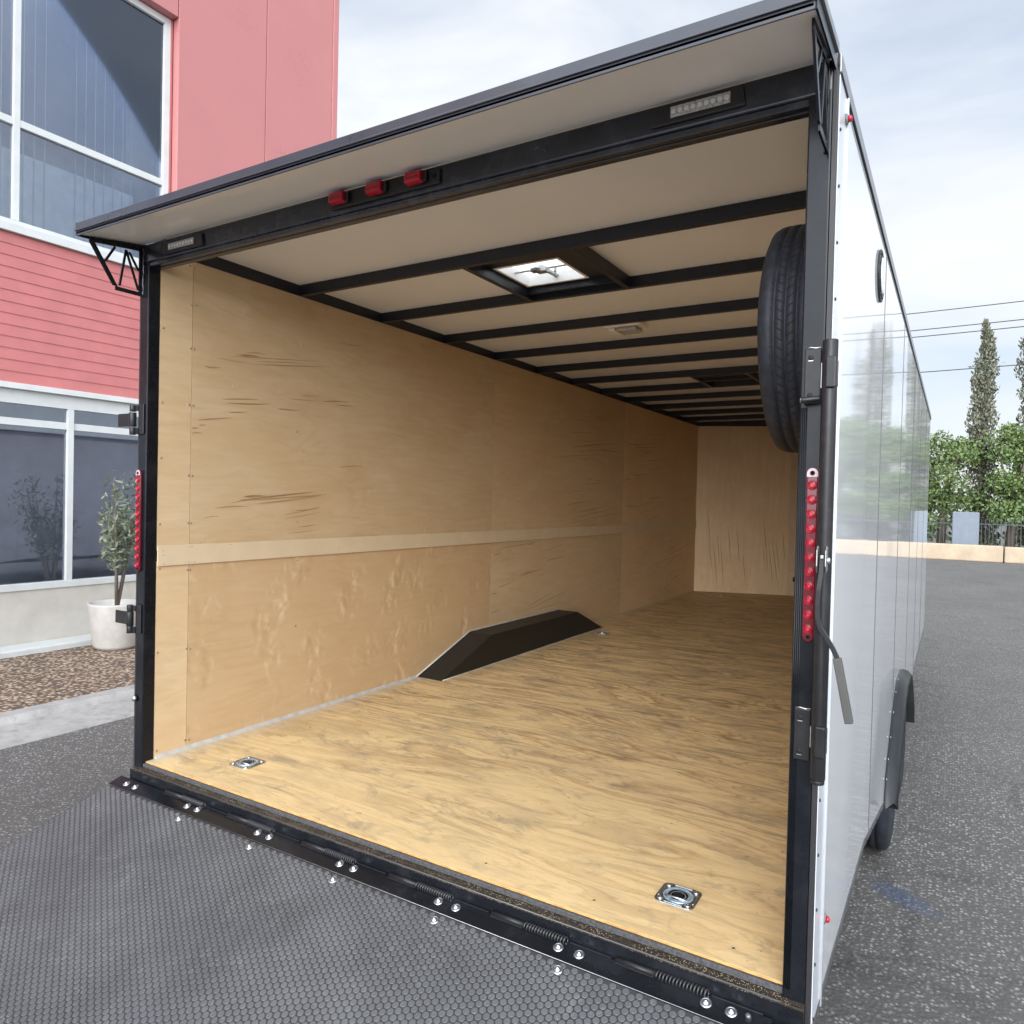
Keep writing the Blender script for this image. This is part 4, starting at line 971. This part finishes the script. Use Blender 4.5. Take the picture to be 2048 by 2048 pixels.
# potted olive shrubs against the storefront
LEAF = [paint('olive_leaf', (.10, .125, .075), .5, var=.3, scale=9), paint('olive_leaf_light', (.20, .23, .15), .5, var=.2)]
BARK = paint('grey_bark', (.14, .11, .085), .85, var=.3, scale=20, bump=.5)
def leaves(mb, c, rad, n, size, rng, nm=2, up=.2, slim=.35):
    c = Vector(c)
    for _ in range(n):
        while True:
            p = Vector((rng.uniform(-1, 1), rng.uniform(-1, 1), rng.uniform(-1, 1)))
            if p.length < 1: break
        p = Vector((p.x * rad[0], p.y * rad[1], p.z * rad[2])) + c
        d = Vector((rng.gauss(0, 1), rng.gauss(0, 1), rng.gauss(up, 1))).normalized(); s = d.cross(Vector((rng.gauss(0, 1), rng.gauss(0, 1), rng.gauss(0, 1)))).normalized()
        L = size * rng.uniform(.6, 1.3)
        mb.add([p, p + d * L * .5 + s * L * slim, p + d * L, p + d * L * .5 - s * L * slim], [(0, 1, 2, 3)], rng.randrange(nm))
POTM = paint('white_stone_planter', (.52, .50, .47), .7, var=.1, scale=8)
for k, (px, py, lab) in enumerate([(-5.35, 3.02, 'grey-green olive shrub in a pale planter, seen just left of the tail light post'), (-5.35, .55, 'grey-green olive shrub in a pale planter below the left end of the red siding')]):
    rng = random.Random(20 + k)
    P_ = thing('potted_shrub', lab, 'plant', (px, py, G + .02), 'potted shrubs in front of the red building')
    MB().lathe([(.20, 0), (.24, .04), (.29, .50), (.30, .52), (.27, .52), (.26, .46), (0, .46)], (px, py, G + .0215), n=28).build('planter', POTM, P_)
    br = MB()
    tips = []
    for j in range(7):
        a = rng.uniform(0, 6.28); r = rng.uniform(.15, .42); zt = rng.uniform(.6, 1.35)
        tip = Vector((px + r * math.cos(a), py + r * math.sin(a), zt)); tips.append(tip)
        br.tube([(px, py, -.25), (px + .3 * (tip.x - px), py + .3 * (tip.y - py), .2), tip], [.022, .014, .004], 6)
    br.build('stem', BARK, P_)
    lf = MB()
    for tip in tips:
        for q in range(5):
            c = tip.lerp(Vector((px, py, .1)), rng.uniform(0, .75)); leaves(lf, c, (.17, .17, .20), 30, .085, rng, 2, .3, .14)
    lf.build('foliage', LEAF, P_)

# ================================================================ far side of the lot (seen beyond the trailer and mirrored in its side)
TAN = paint('tan_block', (.40, .32, .225), .8, var=.15, scale=2, bump=.3)
bw = thing('block_wall', 'low wall of long tan blocks across the far side of the lot', 'wall', (4, 29.25, G))
for k in range(9):
    x0 = -6 + 2.6 * k
    MB().box(x0, x0 + 2.56, 29.0 + .02 * (k % 3), 29.5, G + .001, G + .56 + .02 * (k % 2)).build('block', TAN, bw, bevel=.04)
FEN = paint('dark_fence_paint', (.035, .045, .055), .5)
PIL = paint('grey_blue_pillar', (.16, .19, .23), .7, var=.1)
fn = thing('fence', 'dark metal bar fence with square grey pillars behind the low tan wall', 'fence', (4, 30.2, G))
for k in range(6):
    x0 = -4.4 + 3.6 * k
    MB().box(x0, x0 + .85, 30, 30.5, G, G + 1.75).build('pillar', PIL, fn, bevel=.03)
    br = MB()
    for j in range(22): br.box(x0 + .92 + .12 * j, x0 + .94 + .12 * j, 30.2, 30.22, G + .1, G + 1.5 + .12 * math.sin(j / 21 * math.pi))
    br.build('bar_panel', FEN, fn)
    for zz in (.15, 1.30): MB().box(x0 + .86, x0 + 3.59, 30.16, 30.199, G + zz, G + zz + .04).build('rail', FEN, fn)
CYP = [paint('cypress_leaf', (.075, .085, .05), .7, var=.3), paint('cypress_leaf_light', (.16, .16, .11), .7, var=.2)]
BUS = [paint('tree_leaf', (.07, .12, .035), .6, var=.3), paint('tree_leaf_light', (.16, .22, .07), .6, var=.2)]
rng = random.Random(5)
def tree(kind, x, y, h, r, lab):
    if kind == 'c':
        t = thing('cypress_tree', lab, 'tree', (x, y, G), 'cypress trees beyond the far fence')
        MB().tube([(x, y, G), (x, y, G + h * .9)], [.16, .03], 8).build('trunk', BARK, t)
        mb = MB(); nseg = int(h / .35)
        for i in range(nseg):
            f = i / nseg; z = G + .4 + f * (h - .4); rr = r * (1 - .25 * f) * (1 if f < .8 else max(.12, (1 - f) / .2)) * rng.uniform(.78, 1.15)
            a = rng.uniform(0, 6.28)
            leaves(mb, (x + .12 * r * math.cos(a), y + .12 * r * math.sin(a), z), (rr, rr, .34), 260, .17, rng, 2, 2.2, .22)
        mb.build('crown', CYP, t)
    else:
        t = thing('leafy_tree', lab, 'tree', (x, y, G), 'bushy green trees beyond the far fence')
        mt = MB().tube([(x, y, G), (x + .1, y, G + h * .45), (x + .2, y + .1, G + h * .8)], [.18, .12, .04], 8)
        for j in range(5):
            a = 1.3 * j; mt.tube([(x + .1, y, G + h * .4), (x + .1 + .6 * r * math.cos(a), y + .6 * r * math.sin(a), G + h * (.6 + .05 * j))], [.07, .02], 6)
        mt.build('trunk', BARK, t)
        mb = MB()
        for i in range(34):
            a = rng.uniform(0, 6.28); q = rng.uniform(.1, .85) * r; z = G + h * rng.uniform(.25, .93)
            leaves(mb, (x + q * math.cos(a), y + q * math.sin(a), z), (rng.uniform(.35, .65) * r * .8,) * 2 + (rng.uniform(.35, .6) * r * .6,), 260, .13, rng, 2, .2, .35)
        mb.build('crown', BUS, t)
for kind, x, y, h, r, lab in [
        ('c', 3.75, 33, 9.4, .62, 'slim tall cypress rising alone beyond the fence, just right of the trailer'),
        ('c', 5.45, 33.4, 9.8, .8, 'broadest and tallest cypress beyond the fence, at the right edge of the view'),
        ('c', 7.6, 33.2, 7.6, .6, 'shorter narrow cypress far right beyond the fence'),
        ('t', 2.4, 32.4, 5.0, 1.5, 'low round green tree half hidden behind the front of the trailer'),
        ('t', 4.7, 32.2, 5.3, 1.3, 'bushy green tree between the two tall cypresses'),
        ('t', 6.6, 32.2, 6.0, 1.5, 'taller bushy green tree right of the broad cypress'),
        ('t', 9.2, 32.5, 5.6, 1.7, 'wide bushy green tree at the far right end of the fence'),
        ('t', -1.5, 33, 6, 2.0, 'wide green tree far beyond the fence hidden behind the trailer')]:
    tree(kind, x, y, h, r, lab)
HEDG = MB(); rng2 = random.Random(3)
for k in range(90):
    leaves(HEDG, (-20 + .62 * k, 37 + rng2.uniform(-.5, .5), G + 1.3 + rng2.uniform(-.3, .4)), (.8, .7, 1.5), 60, .34, rng2, 2, .2, .35)
HEDG.build('far_hedge', BUS, None, kind='stuff', label='long dark green hedge closing the far side of the lot', category='hedge')
# power lines
WIRE = paint('black_cable', (.03, .03, .03), .6)
pole = thing('utility_pole', 'wooden utility pole carrying the overhead wires at the right of the lot', 'pole', (22, 24, G))
MB().tube([(22, 24, G), (22, 24, 8.6)], [.16, .11], 12).build('pole_shaft', BARK, pole)
MB().box(21.95, 22.05, 22.9, 25.1, 7.9, 8.02).build('crossarm', BARK, pole)
for k, (z, y) in enumerate([(7.95, 24.9), (7.25, 24.2), (7.0, 24.0), (5.9, 24.0)]):
    pts = [(-30 + 52 * j / 40, y, z + .0012 * ((-30 + 52 * j / 40 + 4) ** 2) - .6) for j in range(41)]
    MB().tube(pts, .014, 5).build('overhead_wire', WIRE, None, label='%s overhead cable crossing the sky over the lot' % ['highest black', 'second highest black', 'third highest black', 'lowest black'][k], category='cable', group='overhead wires across the lot')
